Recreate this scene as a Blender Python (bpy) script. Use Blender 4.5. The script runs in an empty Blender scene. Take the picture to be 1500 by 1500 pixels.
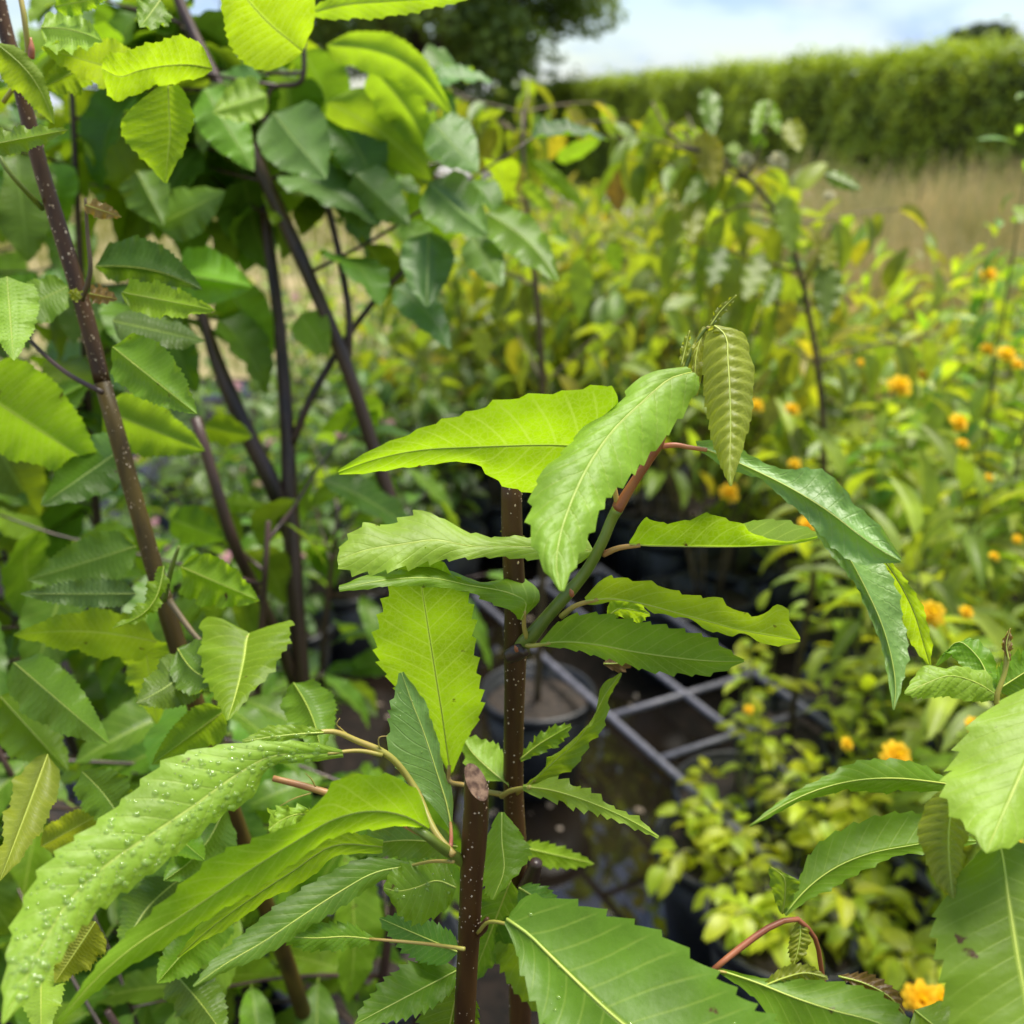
import bpy, math, random
import numpy as np
from mathutils import Vector, Matrix

random.seed(7); RNG = np.random.default_rng(7)
SC = bpy.context.scene
COL = SC.collection

# ------------------------------------------------------------------ camera
CAM_H = 1.5
PITCH = math.radians(21.0)
FPX = 1500.0                                   # focal length in photo pixels (photo 1500 x 1500)
cam = bpy.data.cameras.new('camera'); camo = bpy.data.objects.new('camera', cam); COL.objects.link(camo)
camo.location = (0, 0, CAM_H); camo.rotation_euler = (math.pi/2 - PITCH, 0, 0)
cam.sensor_width = 36; cam.lens = 36; cam.clip_start = 0.02; cam.clip_end = 2000
cam.dof.use_dof = True; cam.dof.focus_distance = 0.475; cam.dof.aperture_fstop = 7.5
SC.camera = camo
SC.cycles.max_bounces = 5; SC.cycles.diffuse_bounces = 3; SC.cycles.glossy_bounces = 2; SC.cycles.transmission_bounces = 4; SC.cycles.transparent_max_bounces = 6
SC.cycles.caustics_reflective = False; SC.cycles.caustics_refractive = False

# ------------------------------------------------------------------ sky, sun, exposure
SUN_EL, SUN_AZ = math.radians(74), math.radians(55)     # azimuth from +Y (ahead of the camera) towards +X
world = bpy.data.worlds.new('World'); SC.world = world; world.use_nodes = True
wn, wl = world.node_tree.nodes, world.node_tree.links
wn.clear()
w_out = wn.new('ShaderNodeOutputWorld'); w_bg = wn.new('ShaderNodeBackground'); w_bg.inputs['Strength'].default_value = 0.094
w_sky = wn.new('ShaderNodeTexSky'); w_sky.sky_type = 'NISHITA'; w_sky.sun_disc = False
w_sky.sun_elevation = SUN_EL; w_sky.sun_rotation = SUN_AZ; w_sky.dust_density = 1.0; w_sky.air_density = 1.0
w_tc = wn.new('ShaderNodeTexCoord'); w_map = wn.new('ShaderNodeMapping'); w_map.inputs['Scale'].default_value = (5, 5, 13)
w_map.inputs['Location'].default_value = (0.35, 0.2, 0.6)
w_no = wn.new('ShaderNodeTexNoise'); w_no.inputs['Scale'].default_value = 1.0; w_no.inputs['Detail'].default_value = 6; w_no.inputs['Roughness'].default_value = 0.55
w_ra = wn.new('ShaderNodeValToRGB'); w_ra.color_ramp.elements[0].position = 0.42; w_ra.color_ramp.elements[1].position = 0.64
w_no2 = wn.new('ShaderNodeTexNoise'); w_no2.inputs['Scale'].default_value = 1.7; w_no2.inputs['Detail'].default_value = 5
w_cc = wn.new('ShaderNodeValToRGB'); w_cc.color_ramp.elements[0].position = 0.40; w_cc.color_ramp.elements[1].position = 0.58
w_cc.color_ramp.elements[0].color = (1.9, 3.1, 5.7, 1); w_cc.color_ramp.elements[1].color = (4.6, 5.0, 6.0, 1)
w_mix = wn.new('ShaderNodeMixRGB')
wl.new(w_tc.outputs['Generated'], w_map.inputs['Vector']); wl.new(w_map.outputs[0], w_no.inputs['Vector']); wl.new(w_map.outputs[0], w_no2.inputs['Vector'])
wl.new(w_no.outputs['Fac'], w_ra.inputs[0]); wl.new(w_no2.outputs['Fac'], w_cc.inputs[0])
wl.new(w_ra.outputs[0], w_mix.inputs[0]); wl.new(w_sky.outputs[0], w_mix.inputs[1]); wl.new(w_cc.outputs[0], w_mix.inputs[2])
wl.new(w_mix.outputs[0], w_bg.inputs['Color']); wl.new(w_bg.outputs[0], w_out.inputs['Surface'])
sun = bpy.data.lights.new('sun', 'SUN'); suno = bpy.data.objects.new('sun', sun); COL.objects.link(suno)
sun.energy = 3.7; sun.angle = math.radians(28); sun.color = (1.0, 0.95, 0.84)
_sd = Vector((math.sin(SUN_AZ)*math.cos(SUN_EL), math.cos(SUN_AZ)*math.cos(SUN_EL), math.sin(SUN_EL)))
suno.rotation_euler = (-_sd).to_track_quat('-Z', 'Y').to_euler(); suno.location = _sd*20
vs = SC.view_settings
vs.view_transform = 'Standard'; vs.look = 'None'; vs.gamma = 1; vs.use_curve_mapping = False; vs.exposure = 1.0

# ------------------------------------------------------------------ pixel helpers
CP = np.array([0, 0, CAM_H]); CR = np.array([1.0, 0, 0])
CF = np.array([0, math.cos(PITCH), -math.sin(PITCH)]); CU = np.array([0, math.sin(PITCH), math.cos(PITCH)])
def P(px, py, d):                              # photo pixel + depth along the view axis -> world point
    px, py, d = (np.asarray(a, float) for a in (px, py, d))
    return CP + d[..., None]*(CF + ((px-750)/FPX)[..., None]*CR - ((py-750)/FPX)[..., None]*CU)
def PZ(px, py, z=0.0):                         # photo pixel -> point on the horizontal plane z
    v = CF + (px-750)/FPX*CR - (py-750)/FPX*CU
    return CP + v*((z-CAM_H)/v[2])
def upright(py, y0):                           # depth of a plumb line at distance y0 as it crosses pixel row py
    return y0/(math.cos(PITCH)-(np.asarray(py, float)-750)/FPX*math.sin(PITCH))
def pix(p):
    v = np.asarray(p, float)-CP; d = v@CF
    return 750+FPX*(v@CR)/d, 750-FPX*(v@CU)/d, d
def seen(p, m=220):
    x, y, d = pix(p)
    return d > 0.05 and -m < x < 1500+m and -m < y < 1500+m

# ------------------------------------------------------------------ object helpers
def mesh_np(name, V, F, UV=None, smooth=True):
    V = np.ascontiguousarray(V, np.float32); F = np.ascontiguousarray(F, np.int32); k = F.shape[1]
    m = bpy.data.meshes.new(name)
    m.vertices.add(len(V)); m.vertices.foreach_set('co', V.ravel())
    m.loops.add(F.size); m.loops.foreach_set('vertex_index', F.ravel())
    m.polygons.add(len(F)); m.polygons.foreach_set('loop_start', np.arange(0, F.size, k, dtype=np.int32))
    if UV is not None:
        u = m.uv_layers.new(name='UVMap'); u.data.foreach_set('uv', np.ascontiguousarray(UV, np.float32)[F.ravel()].ravel())
    if smooth: m.polygons.foreach_set('use_smooth', np.ones(len(F), bool))
    m.update(calc_edges=True); m.validate()
    return m
def obj(name, me, mat=None, parent=None, kind=None, label=None, matrix=None):
    o = bpy.data.objects.new(name, me); COL.objects.link(o)
    if mat is not None and me is not None and not me.materials: me.materials.append(mat)
    if parent is not None: o.parent = parent
    if matrix is not None: o.matrix_local = matrix
    if kind: o['kind'] = kind
    if label: o['label'] = label
    return o
def thing(name, label, cat, loc=(0, 0, 0), group=None):
    o = bpy.data.objects.new(name, None); COL.objects.link(o); o.location = loc; o.empty_display_size = 0.05
    o['label'] = label; o['category'] = cat
    if group: o['group'] = group
    return o
def tag(o, label, cat, group=None):
    o['label'] = label; o['category'] = cat
    if group: o['group'] = group
    return o
def off(parent):                               # the thing's origin: parts are modelled in world space, stored relative to it
    t = np.zeros(3)
    while parent is not None: t += np.array(parent.location); parent = parent.parent
    return t

def crom(ts, Pn, t):                           # smooth interpolation through rows Pn at parameters ts
    ts = np.asarray(ts, float); Pn = np.asarray(Pn, float); t = np.asarray(t, float)
    T = np.gradient(Pn, ts, axis=0) if len(ts) > 2 else np.repeat((Pn[1:]-Pn[:1])/(ts[1]-ts[0]), 2, 0)
    i = np.clip(np.searchsorted(ts, t, side='right')-1, 0, len(ts)-2)
    h = (ts[i+1]-ts[i]); s = ((t-ts[i])/h)[:, None]; h = h[:, None]
    return (2*s**3-3*s**2+1)*Pn[i] + (s**3-2*s**2+s)*h*T[i] + (-2*s**3+3*s**2)*Pn[i+1] + (s**3-s**2)*h*T[i+1]

def tube_arrays(pts, rad, seg=10, sub=5, caps=True, wob=0.0):
    pts = np.asarray(pts, float); rad = np.asarray(rad, float)
    L = np.r_[0, np.cumsum(np.linalg.norm(np.diff(pts, axis=0), axis=1))]; L /= L[-1]
    n = max(2, sub*(len(pts)-1)+1); t = np.linspace(0, 1, n)
    C = crom(L, pts, t); R = np.interp(t, L, rad)
    if wob: R = R*(1+wob*RNG.normal(size=n))
    D = np.gradient(C, axis=0); D /= np.linalg.norm(D, axis=1)[:, None]
    ref = np.array([0.31, 0.95, 0.05]) if abs(D[n//2]@np.array([0.31, 0.95, 0.05])) < 0.9 else np.array([1.0, 0, 0])
    A = np.cross(D, ref); A /= np.linalg.norm(A, axis=1)[:, None]; B = np.cross(D, A)
    a = np.linspace(0, 2*math.pi, seg, endpoint=False)
    V = C[:, None]+R[:, None, None]*(np.cos(a)[None, :, None]*A[:, None]+np.sin(a)[None, :, None]*B[:, None])
    V = V.reshape(-1, 3); i, j = np.meshgrid(np.arange(n-1), np.arange(seg), indexing='ij'); j2 = (j+1) % seg
    F = np.stack([i*seg+j, (i+1)*seg+j, (i+1)*seg+j2, i*seg+j2], -1).reshape(-1, 4)
    if caps:
        V = np.vstack([V, C[0]-D[0]*R[0]*0.2, C[-1]+D[-1]*R[-1]*0.2]); a0, a1 = len(V)-2, len(V)-1
        jj = np.arange(0, seg, 2); e = (n-1)*seg
        F = np.vstack([F, np.stack([np.full_like(jj, a0), jj, (jj+1) % seg, (jj+2) % seg], -1),
                       np.stack([np.full_like(jj, a1), e+(jj+2) % seg, e+(jj+1) % seg, e+jj], -1)])
    return V, F, C, R, A, B
def tube(name, pts, rad, mat, parent, seg=10, sub=5, wob=0.0, kind=None):
    V, F, *_ = tube_arrays(pts, rad, seg, sub, True, wob)
    return obj(name, mesh_np(name, V-off(parent), F), mat, parent, kind)
def pxtube(name, rows, mat, parent, seg=12, sub=6, wob=0.0):     # rows: px, py, depth, diameter in px
    r = np.array(rows, float)
    return tube(name, P(r[:, 0], r[:, 1], r[:, 2]), r[:, 3]/2*r[:, 2]/FPX, mat, parent, seg, sub, wob)

# ------------------------------------------------------------------ materials
def newmat(name):
    m = bpy.data.materials.new(name); m.use_nodes = True; nt = m.node_tree; nt.nodes.clear()
    return m, nt.nodes, nt.links
def math_node(N, L, op, a, b=None, c=None):
    n = N.new('ShaderNodeMath'); n.operation = op
    for i, v in enumerate((a, b, c)):
        if v is None: continue
        if isinstance(v, (int, float)): n.inputs[i].default_value = v
        else: L.new(v, n.inputs[i])
    return n.outputs[0]
def ramp01(N, L, v, lo, hi):
    n = N.new('ShaderNodeMapRange'); n.interpolation_type = 'SMOOTHSTEP'; L.new(v, n.inputs[0])
    n.inputs[1].default_value = lo; n.inputs[2].default_value = hi; return n.outputs[0]
def mixc(N, L, f, a, b, mode='MIX'):
    n = N.new('ShaderNodeMixRGB'); n.blend_type = mode
    for i, v in enumerate((f, a, b)):
        if isinstance(v, (int, float)): n.inputs[i].default_value = v
        elif isinstance(v, tuple): n.inputs[i].default_value = (*v, 1)
        else: L.new(v, n.inputs[i])
    return n.outputs[0]
def leaf_mat(name, top, under, trans, vein=None, rough=0.38, k=2.0, tfac=0.45, veins=True, var=0.25, hvar=0.03, bump=0.25, spots=0.0, second=None, spec=0.5):
    m, N, L = newmat(name)
    out = N.new('ShaderNodeOutputMaterial'); pr = N.new('ShaderNodeBsdfPrincipled'); tr = N.new('ShaderNodeBsdfTranslucent'); mx = N.new('ShaderNodeMixShader')
    geo = N.new('ShaderNodeNewGeometry'); oi = N.new('ShaderNodeObjectInfo'); tc = N.new('ShaderNodeTexCoord')
    base = mixc(N, L, geo.outputs['Backfacing'], top, under); tcol = mixc(N, L, 0.0, trans, trans)
    if second:                                  # some leaves of the plant have turned another colour
        f = ramp01(N, L, math_node(N, L, 'FRACT', math_node(N, L, 'MULTIPLY', oi.outputs['Random'], 7.31)), second[2], second[2]+0.12)
        base = mixc(N, L, f, base, second[0]); tcol = mixc(N, L, f, tcol, second[1])
    no = N.new('ShaderNodeTexNoise'); no.inputs['Scale'].default_value = 38; no.inputs['Detail'].default_value = 3 if veins else 1; L.new(tc.outputs['Object'], no.inputs['Vector'])
    hs = N.new('ShaderNodeHueSaturation'); hs2 = N.new('ShaderNodeHueSaturation')
    hue = math_node(N, L, 'ADD', math_node(N, L, 'MULTIPLY', oi.outputs['Random'], 2*hvar), 0.5-hvar)
    rv = math_node(N, L, 'FRACT', math_node(N, L, 'MULTIPLY', oi.outputs['Random'], 13.7))
    val = math_node(N, L, 'ADD', math_node(N, L, 'MULTIPLY', rv, 2*var), 1-var)
    val = math_node(N, L, 'MULTIPLY', val, math_node(N, L, 'ADD', math_node(N, L, 'MULTIPLY', no.outputs['Fac'], 0.9), 0.55))
    for h, c in ((hs, base), (hs2, tcol)):
        L.new(hue, h.inputs['Hue']); L.new(val, h.inputs['Value']); L.new(c, h.inputs['Color'])
    bc, tcc = hs.outputs[0], hs2.outputs[0]
    bh = no.outputs['Fac']
    if veins:
        uv = N.new('ShaderNodeUVMap'); sp = N.new('ShaderNodeSeparateXYZ'); L.new(uv.outputs[0], sp.inputs[0])
        av = math_node(N, L, 'ABSOLUTE', sp.outputs['Y'])
        w = math_node(N, L, 'SUBTRACT', sp.outputs['X'], math_node(N, L, 'MULTIPLY', av, k))
        fr = math_node(N, L, 'ABSOLUTE', math_node(N, L, 'SUBTRACT', math_node(N, L, 'FRACT', math_node(N, L, 'ADD', w, 0.5)), 0.5))
        lat = math_node(N, L, 'MULTIPLY', ramp01(N, L, fr, 0.085, 0.02), ramp01(N, L, av, 1.0, 0.8))
        mid = ramp01(N, L, av, 0.05, 0.02)
        vm = math_node(N, L, 'MAXIMUM', math_node(N, L, 'MULTIPLY', lat, 0.38), mid)
        vc = vein or tuple(min(1, c*1.6+0.03) for c in trans)
        bc = mixc(N, L, math_node(N, L, 'MULTIPLY', vm, 0.55), bc, vc)
        tcc = mixc(N, L, math_node(N, L, 'MAXIMUM', math_node(N, L, 'MULTIPLY', lat, 0.42), math_node(N, L, 'MULTIPLY', mid, 0.5)), tcc, vc)
        # fine net of small veins
        vo = N.new('ShaderNodeTexVoronoi'); vo.feature = 'DISTANCE_TO_EDGE'; vo.inputs['Scale'].default_value = 330; L.new(tc.outputs['Object'], vo.inputs['Vector'])
        net = ramp01(N, L, vo.outputs['Distance'], 0.16, 0.0)
        tcc = mixc(N, L, math_node(N, L, 'MULTIPLY', net, 0.30), tcc, vc)
        no3 = N.new('ShaderNodeTexNoise'); no3.inputs['Scale'].default_value = 260; no3.inputs['Detail'].default_value = 3; L.new(tc.outputs['Object'], no3.inputs['Vector'])
        bh = math_node(N, L, 'ADD', math_node(N, L, 'MULTIPLY', no3.outputs['Fac'], 0.7), math_node(N, L, 'MULTIPLY', vm, -0.45))
    if spots:                                   # brown blemishes
        n4 = N.new('ShaderNodeTexNoise'); n4.inputs['Scale'].default_value = 90; n4.inputs['Detail'].default_value = 5; L.new(tc.outputs['Object'], n4.inputs['Vector'])
        s = ramp01(N, L, n4.outputs['Fac'], 0.73-spots*0.1, 0.78-spots*0.1)
        bc = mixc(N, L, s, bc, (0.10, 0.05, 0.012)); tcc = mixc(N, L, s, tcc, (0.10, 0.05, 0.01))
    L.new(bc, pr.inputs['Base Color']); L.new(tcc, tr.inputs['Color'])
    if veins:
        bp = N.new('ShaderNodeBump'); bp.inputs['Strength'].default_value = bump; bp.inputs['Distance'].default_value = 0.0012; L.new(bh, bp.inputs['Height']); L.new(bp.outputs[0], pr.inputs['Normal'])
    rr = mixc(N, L, geo.outputs['Backfacing'], (rough,)*3, (min(0.75, rough+0.25),)*3); L.new(rr, pr.inputs['Roughness'])
    pr.inputs['Specular IOR Level'].default_value = spec
    mx.inputs[0].default_value = tfac; L.new(pr.outputs[0], mx.inputs[1]); L.new(tr.outputs[0], mx.inputs[2]); L.new(mx.outputs[0], out.inputs['Surface'])
    return m
def plain_mat(name, c1, c2, scale=20, rough=0.6, metallic=0.0, bump=0.3, dist=0.002, stretch=(1, 1, 1), spec=0.5, detail=5, lo=0.35, hi=0.65, ovar=0.0):
    m, N, L = newmat(name)
    out = N.new('ShaderNodeOutputMaterial'); pr = N.new('ShaderNodeBsdfPrincipled'); tc = N.new('ShaderNodeTexCoord'); mp = N.new('ShaderNodeMapping'); no = N.new('ShaderNodeTexNoise')
    mp.inputs['Scale'].default_value = stretch; no.inputs['Scale'].default_value = scale; no.inputs['Detail'].default_value = detail
    L.new(tc.outputs['Object'], mp.inputs[0]); L.new(mp.outputs[0], no.inputs['Vector'])
    c = mixc(N, L, ramp01(N, L, no.outputs['Fac'], lo, hi), c1, c2)
    if ovar:
        oi = N.new('ShaderNodeObjectInfo'); hs = N.new('ShaderNodeHueSaturation'); L.new(c, hs.inputs['Color'])
        L.new(math_node(N, L, 'ADD', math_node(N, L, 'MULTIPLY', oi.outputs['Random'], 2*ovar), 1-ovar), hs.inputs['Value']); c = hs.outputs[0]
    L.new(c, pr.inputs['Base Color'])
    bp = N.new('ShaderNodeBump'); bp.inputs['Strength'].default_value = bump; bp.inputs['Distance'].default_value = dist; L.new(no.outputs['Fac'], bp.inputs['Height']); L.new(bp.outputs[0], pr.inputs['Normal'])
    pr.inputs['Roughness'].default_value = rough; pr.inputs['Metallic'].default_value = metallic; pr.inputs['Specular IOR Level'].default_value = spec
    L.new(pr.outputs[0], out.inputs['Surface'])
    return m

M = {}
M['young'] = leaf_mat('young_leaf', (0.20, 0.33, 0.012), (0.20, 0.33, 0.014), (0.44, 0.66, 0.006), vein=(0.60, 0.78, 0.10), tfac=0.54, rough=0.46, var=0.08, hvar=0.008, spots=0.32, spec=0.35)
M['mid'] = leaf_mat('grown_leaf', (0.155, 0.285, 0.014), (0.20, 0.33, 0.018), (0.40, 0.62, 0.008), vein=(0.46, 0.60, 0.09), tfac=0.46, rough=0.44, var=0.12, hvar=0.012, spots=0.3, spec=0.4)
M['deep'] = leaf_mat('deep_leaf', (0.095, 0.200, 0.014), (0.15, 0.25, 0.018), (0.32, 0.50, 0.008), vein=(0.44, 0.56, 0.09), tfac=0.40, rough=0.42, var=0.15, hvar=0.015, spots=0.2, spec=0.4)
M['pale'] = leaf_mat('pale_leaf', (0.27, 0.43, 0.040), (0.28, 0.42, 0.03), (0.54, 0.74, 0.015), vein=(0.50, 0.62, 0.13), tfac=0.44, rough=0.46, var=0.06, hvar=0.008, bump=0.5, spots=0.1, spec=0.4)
M['olive'] = leaf_mat('olive_young_leaf', (0.24, 0.28, 0.02), (0.24, 0.28, 0.02), (0.56, 0.60, 0.012), vein=(0.62, 0.64, 0.12), tfac=0.48, rough=0.45, var=0.1, hvar=0.01)
M['bronze'] = leaf_mat('bronze_young_leaf', (0.20, 0.11, 0.025), (0.20, 0.12, 0.03), (0.50, 0.28, 0.03), tfac=0.4, rough=0.4)
M['dead'] = leaf_mat('withered_leaf', (0.16, 0.08, 0.02), (0.16, 0.08, 0.02), (0.40, 0.20, 0.02), tfac=0.3, rough=0.7)
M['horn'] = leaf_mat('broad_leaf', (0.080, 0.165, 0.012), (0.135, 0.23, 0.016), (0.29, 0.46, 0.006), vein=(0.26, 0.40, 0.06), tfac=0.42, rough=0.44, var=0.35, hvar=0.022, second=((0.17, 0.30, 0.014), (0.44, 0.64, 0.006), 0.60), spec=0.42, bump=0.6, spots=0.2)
M['hornblue'] = leaf_mat('glossy_broad_leaf', (0.100, 0.200, 0.034), (0.14, 0.24, 0.03), (0.26, 0.44, 0.016), vein=(0.24, 0.38, 0.10), tfac=0.34, rough=0.46, var=0.2, hvar=0.015, spec=0.5, bump=0.6)
M['kerria'] = leaf_mat('lance_leaf', (0.26, 0.35, 0.035), (0.30, 0.39, 0.06), (0.56, 0.66, 0.02), tfac=0.44, rough=0.45, veins=False, var=0.35, hvar=0.022)
M['lime'] = leaf_mat('lime_leaf', (0.40, 0.48, 0.022), (0.42, 0.48, 0.03), (0.76, 0.82, 0.02), tfac=0.46, rough=0.45, veins=False, var=0.22, hvar=0.02)
M['vib'] = leaf_mat('drooping_leaf', (0.16, 0.235, 0.028), (0.22, 0.28, 0.04), (0.42, 0.52, 0.018), tfac=0.45, rough=0.45, veins=False, var=0.35, hvar=0.02, second=((0.32, 0.29, 0.025), (0.58, 0.52, 0.02), 0.80))
M['mass'] = leaf_mat('mixed_leaf', (0.18, 0.25, 0.036), (0.24, 0.30, 0.055), (0.44, 0.52, 0.03), tfac=0.44, rough=0.45, veins=False, var=0.4, hvar=0.025, second=((0.40, 0.31, 0.12), (0.55, 0.43, 0.13), 0.74))
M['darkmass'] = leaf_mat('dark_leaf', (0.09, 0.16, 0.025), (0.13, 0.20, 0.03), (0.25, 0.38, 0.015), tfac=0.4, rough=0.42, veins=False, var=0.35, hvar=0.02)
M['weedgreen'] = leaf_mat('fresh_shoot_leaf', (0.18, 0.31, 0.035), (0.22, 0.34, 0.05), (0.46, 0.64, 0.02), tfac=0.45, rough=0.45, veins=False, var=0.2)
def foliage_mat(name, c1, c2, trans, scale, rough=0.5, tfac=0.35):
    m, N, L = newmat(name)
    out = N.new('ShaderNodeOutputMaterial'); pr = N.new('ShaderNodeBsdfPrincipled'); tr = N.new('ShaderNodeBsdfTranslucent'); mx = N.new('ShaderNodeMixShader')
    tc = N.new('ShaderNodeTexCoord'); no = N.new('ShaderNodeTexNoise'); no.inputs['Scale'].default_value = scale; no.inputs['Detail'].default_value = 5; L.new(tc.outputs['Object'], no.inputs['Vector'])
    f = ramp01(N, L, no.outputs['Fac'], 0.35, 0.65)
    L.new(mixc(N, L, f, c1, c2), pr.inputs['Base Color']); L.new(mixc(N, L, f, tuple(0.6*x for x in trans), trans), tr.inputs['Color'])
    pr.inputs['Roughness'].default_value = rough; mx.inputs[0].default_value = tfac
    L.new(pr.outputs[0], mx.inputs[1]); L.new(tr.outputs[0], mx.inputs[2]); L.new(mx.outputs[0], out.inputs['Surface'])
    return m
M['hedge'] = foliage_mat('hedge_leaf', (0.22, 0.32, 0.024), (0.38, 0.48, 0.04), (0.55, 0.68, 0.02), 1.6)
M['oak'] = foliage_mat('oak_leaf', (0.075, 0.13, 0.018), (0.13, 0.20, 0.022), (0.22, 0.33, 0.014), 1.2, tfac=0.3)
M['faroak'] = foliage_mat('far_tree_leaf', (0.045, 0.075, 0.022), (0.075, 0.11, 0.026), (0.10, 0.16, 0.02), 0.8, tfac=0.3)
M['drygrass'] = foliage_mat('dry_grass', (0.36, 0.40, 0.10), (0.74, 0.56, 0.27), (0.74, 0.60, 0.24), 2.2, rough=0.7, tfac=0.3)
M['greengrass'] = foliage_mat('field_grass', (0.20, 0.24, 0.04), (0.38, 0.34, 0.10), (0.45, 0.46, 0.08), 1.2, rough=0.7, tfac=0.3)
M['bark'] = plain_mat('brown_bark', (0.042, 0.018, 0.006), (0.095, 0.045, 0.013), scale=60, stretch=(1, 1, 0.15), rough=0.42, spec=0.35, bump=0.25, dist=0.0006)
M['barkolive'] = plain_mat('olive_bark', (0.048, 0.030, 0.007), (0.105, 0.070, 0.012), scale=60, stretch=(1, 1, 0.2), rough=0.5, spec=0.3, bump=0.3, dist=0.0006)
M['barkdark'] = plain_mat('dark_bark', (0.030, 0.016, 0.013), (0.075, 0.040, 0.028), scale=45, stretch=(1, 1, 0.12), rough=0.38, bump=0.4, dist=0.001)
M['lenticel'] = plain_mat('lenticel_cork', (0.50, 0.36, 0.22), (0.72, 0.60, 0.45), scale=200, rough=0.8)
M['cut'] = plain_mat('cut_wood', (0.10, 0.05, 0.03), (0.30, 0.18, 0.11), scale=300, rough=0.75, bump=0.5)
M['shoot'] = plain_mat('green_shoot', (0.10, 0.15, 0.018), (0.16, 0.21, 0.025), scale=80, stretch=(1, 1, 0.4), rough=0.4, bump=0.15)
M['redshoot'] = plain_mat('red_shoot', (0.22, 0.055, 0.03), (0.32, 0.11, 0.045), scale=60, stretch=(1, 1, 0.4), rough=0.42, bump=0.15)
M['petiole'] = plain_mat('leaf_stalk', (0.36, 0.34, 0.06), (0.42, 0.28, 0.08), scale=30, rough=0.42, bump=0.1)
M['pink'] = plain_mat('pink_stalk', (0.46, 0.13, 0.09), (0.42, 0.24, 0.08), scale=40, rough=0.42, bump=0.1)
M['rib'] = plain_mat('midrib', (0.36, 0.46, 0.07), (0.46, 0.52, 0.09), scale=40, rough=0.45, bump=0.05)
M['weedstem'] = plain_mat('green_stem', (0.10, 0.14, 0.03), (0.16, 0.15, 0.04), scale=40, rough=0.55, ovar=0.3)
M['twig'] = plain_mat('brown_twig', (0.10, 0.075, 0.035), (0.19, 0.13, 0.06), scale=40, rough=0.6, ovar=0.3)
M['pot'] = plain_mat('black_plastic', (0.012, 0.013, 0.016), (0.022, 0.023, 0.027), scale=40, rough=0.4, bump=0.1)
M['soil'] = plain_mat('potting_soil', (0.012, 0.008, 0.005), (0.038, 0.024, 0.014), scale=70, rough=0.75, bump=1.0, dist=0.01)
M['steel'] = plain_mat('painted_steel', (0.10, 0.10, 0.125), (0.17, 0.165, 0.20), scale=60, rough=0.5, metallic=0.0, bump=0.1)
M['oakbark'] = plain_mat('oak_bark', (0.03, 0.022, 0.016), (0.07, 0.055, 0.04), scale=8, stretch=(1, 1, 0.3), rough=0.85, bump=0.8, dist=0.03)
M['sheen'] = leaf_mat('bluish_puckered_leaf', (0.18, 0.34, 0.070), (0.24, 0.36, 0.035), (0.40, 0.62, 0.03), vein=(0.40, 0.54, 0.16), tfac=0.38, rough=0.42, var=0.06, hvar=0.008, bump=0.7, spec=0.55)
M['orange'] = leaf_mat('golden_petal', (0.95, 0.62, 0.015), (0.95, 0.62, 0.015), (0.98, 0.70, 0.012), tfac=0.5, rough=0.5, veins=False, var=0.05, hvar=0.006)
M['pinkpetal'] = leaf_mat('pink_petal', (0.62, 0.30, 0.36), (0.62, 0.32, 0.36), (0.75, 0.42, 0.46), tfac=0.35, rough=0.5, veins=False, var=0.1, hvar=0.008)
M['cream'] = leaf_mat('cream_petal', (0.60, 0.56, 0.34), (0.60, 0.56, 0.34), (0.66, 0.62, 0.38), tfac=0.35, rough=0.5, veins=False, var=0.1, hvar=0.008)
m, N_, L_ = newmat('water_drop'); o_ = N_.new('ShaderNodeOutputMaterial'); g_ = N_.new('ShaderNodeBsdfPrincipled'); t_ = N_.new('ShaderNodeBsdfTransparent'); x_ = N_.new('ShaderNodeMixShader')
g_.inputs['Base Color'].default_value = (0.27, 0.42, 0.07, 1); g_.inputs['Roughness'].default_value = 0.04; g_.inputs['Specular IOR Level'].default_value = 1.0
x_.inputs[0].default_value = 0.38; L_.new(t_.outputs[0], x_.inputs[1]); L_.new(g_.outputs[0], x_.inputs[2]); L_.new(x_.outputs[0], o_.inputs['Surface']); M['water'] = m
# wet ground cover: dark fabric with puddles lying in its hollows
m, N_, L_ = newmat('wet_ground_cover'); o_ = N_.new('ShaderNodeOutputMaterial'); g_ = N_.new('ShaderNodeBsdfPrincipled'); tc = N_.new('ShaderNodeTexCoord')
n1 = N_.new('ShaderNodeTexNoise'); n1.inputs['Scale'].default_value = 1.5; n1.inputs['Detail'].default_value = 3; L_.new(tc.outputs['Object'], n1.inputs['Vector'])
n2 = N_.new('ShaderNodeTexNoise'); n2.inputs['Scale'].default_value = 26; n2.inputs['Detail'].default_value = 8; n2.inputs['Roughness'].default_value = 0.7; L_.new(tc.outputs['Object'], n2.inputs['Vector'])
g_.inputs['Specular IOR Level'].default_value = 0.14; pud = ramp01(N_, L_, n1.outputs['Fac'], 0.52, 0.58)
c = mixc(N_, L_, ramp01(N_, L_, n2.outputs['Fac'], 0.35, 0.7), (0.005, 0.004, 0.003), (0.020, 0.013, 0.009))
c = mixc(N_, L_, pud, c, (0.010, 0.007, 0.005)); L_.new(c, g_.inputs['Base Color'])
L_.new(mixc(N_, L_, pud, (0.62,)*3, (0.06,)*3), g_.inputs['Roughness'])
bp = N_.new('ShaderNodeBump'); bp.inputs['Distance'].default_value = 0.006; L_.new(n2.outputs['Fac'], bp.inputs['Height'])
L_.new(math_node(N_, L_, 'SUBTRACT', 1.0, math_node(N_, L_, 'MULTIPLY', pud, 0.98)), bp.inputs['Strength']); L_.new(bp.outputs[0], g_.inputs['Normal'])
L_.new(g_.outputs[0], o_.inputs['Surface']); M['wet'] = m
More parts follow.
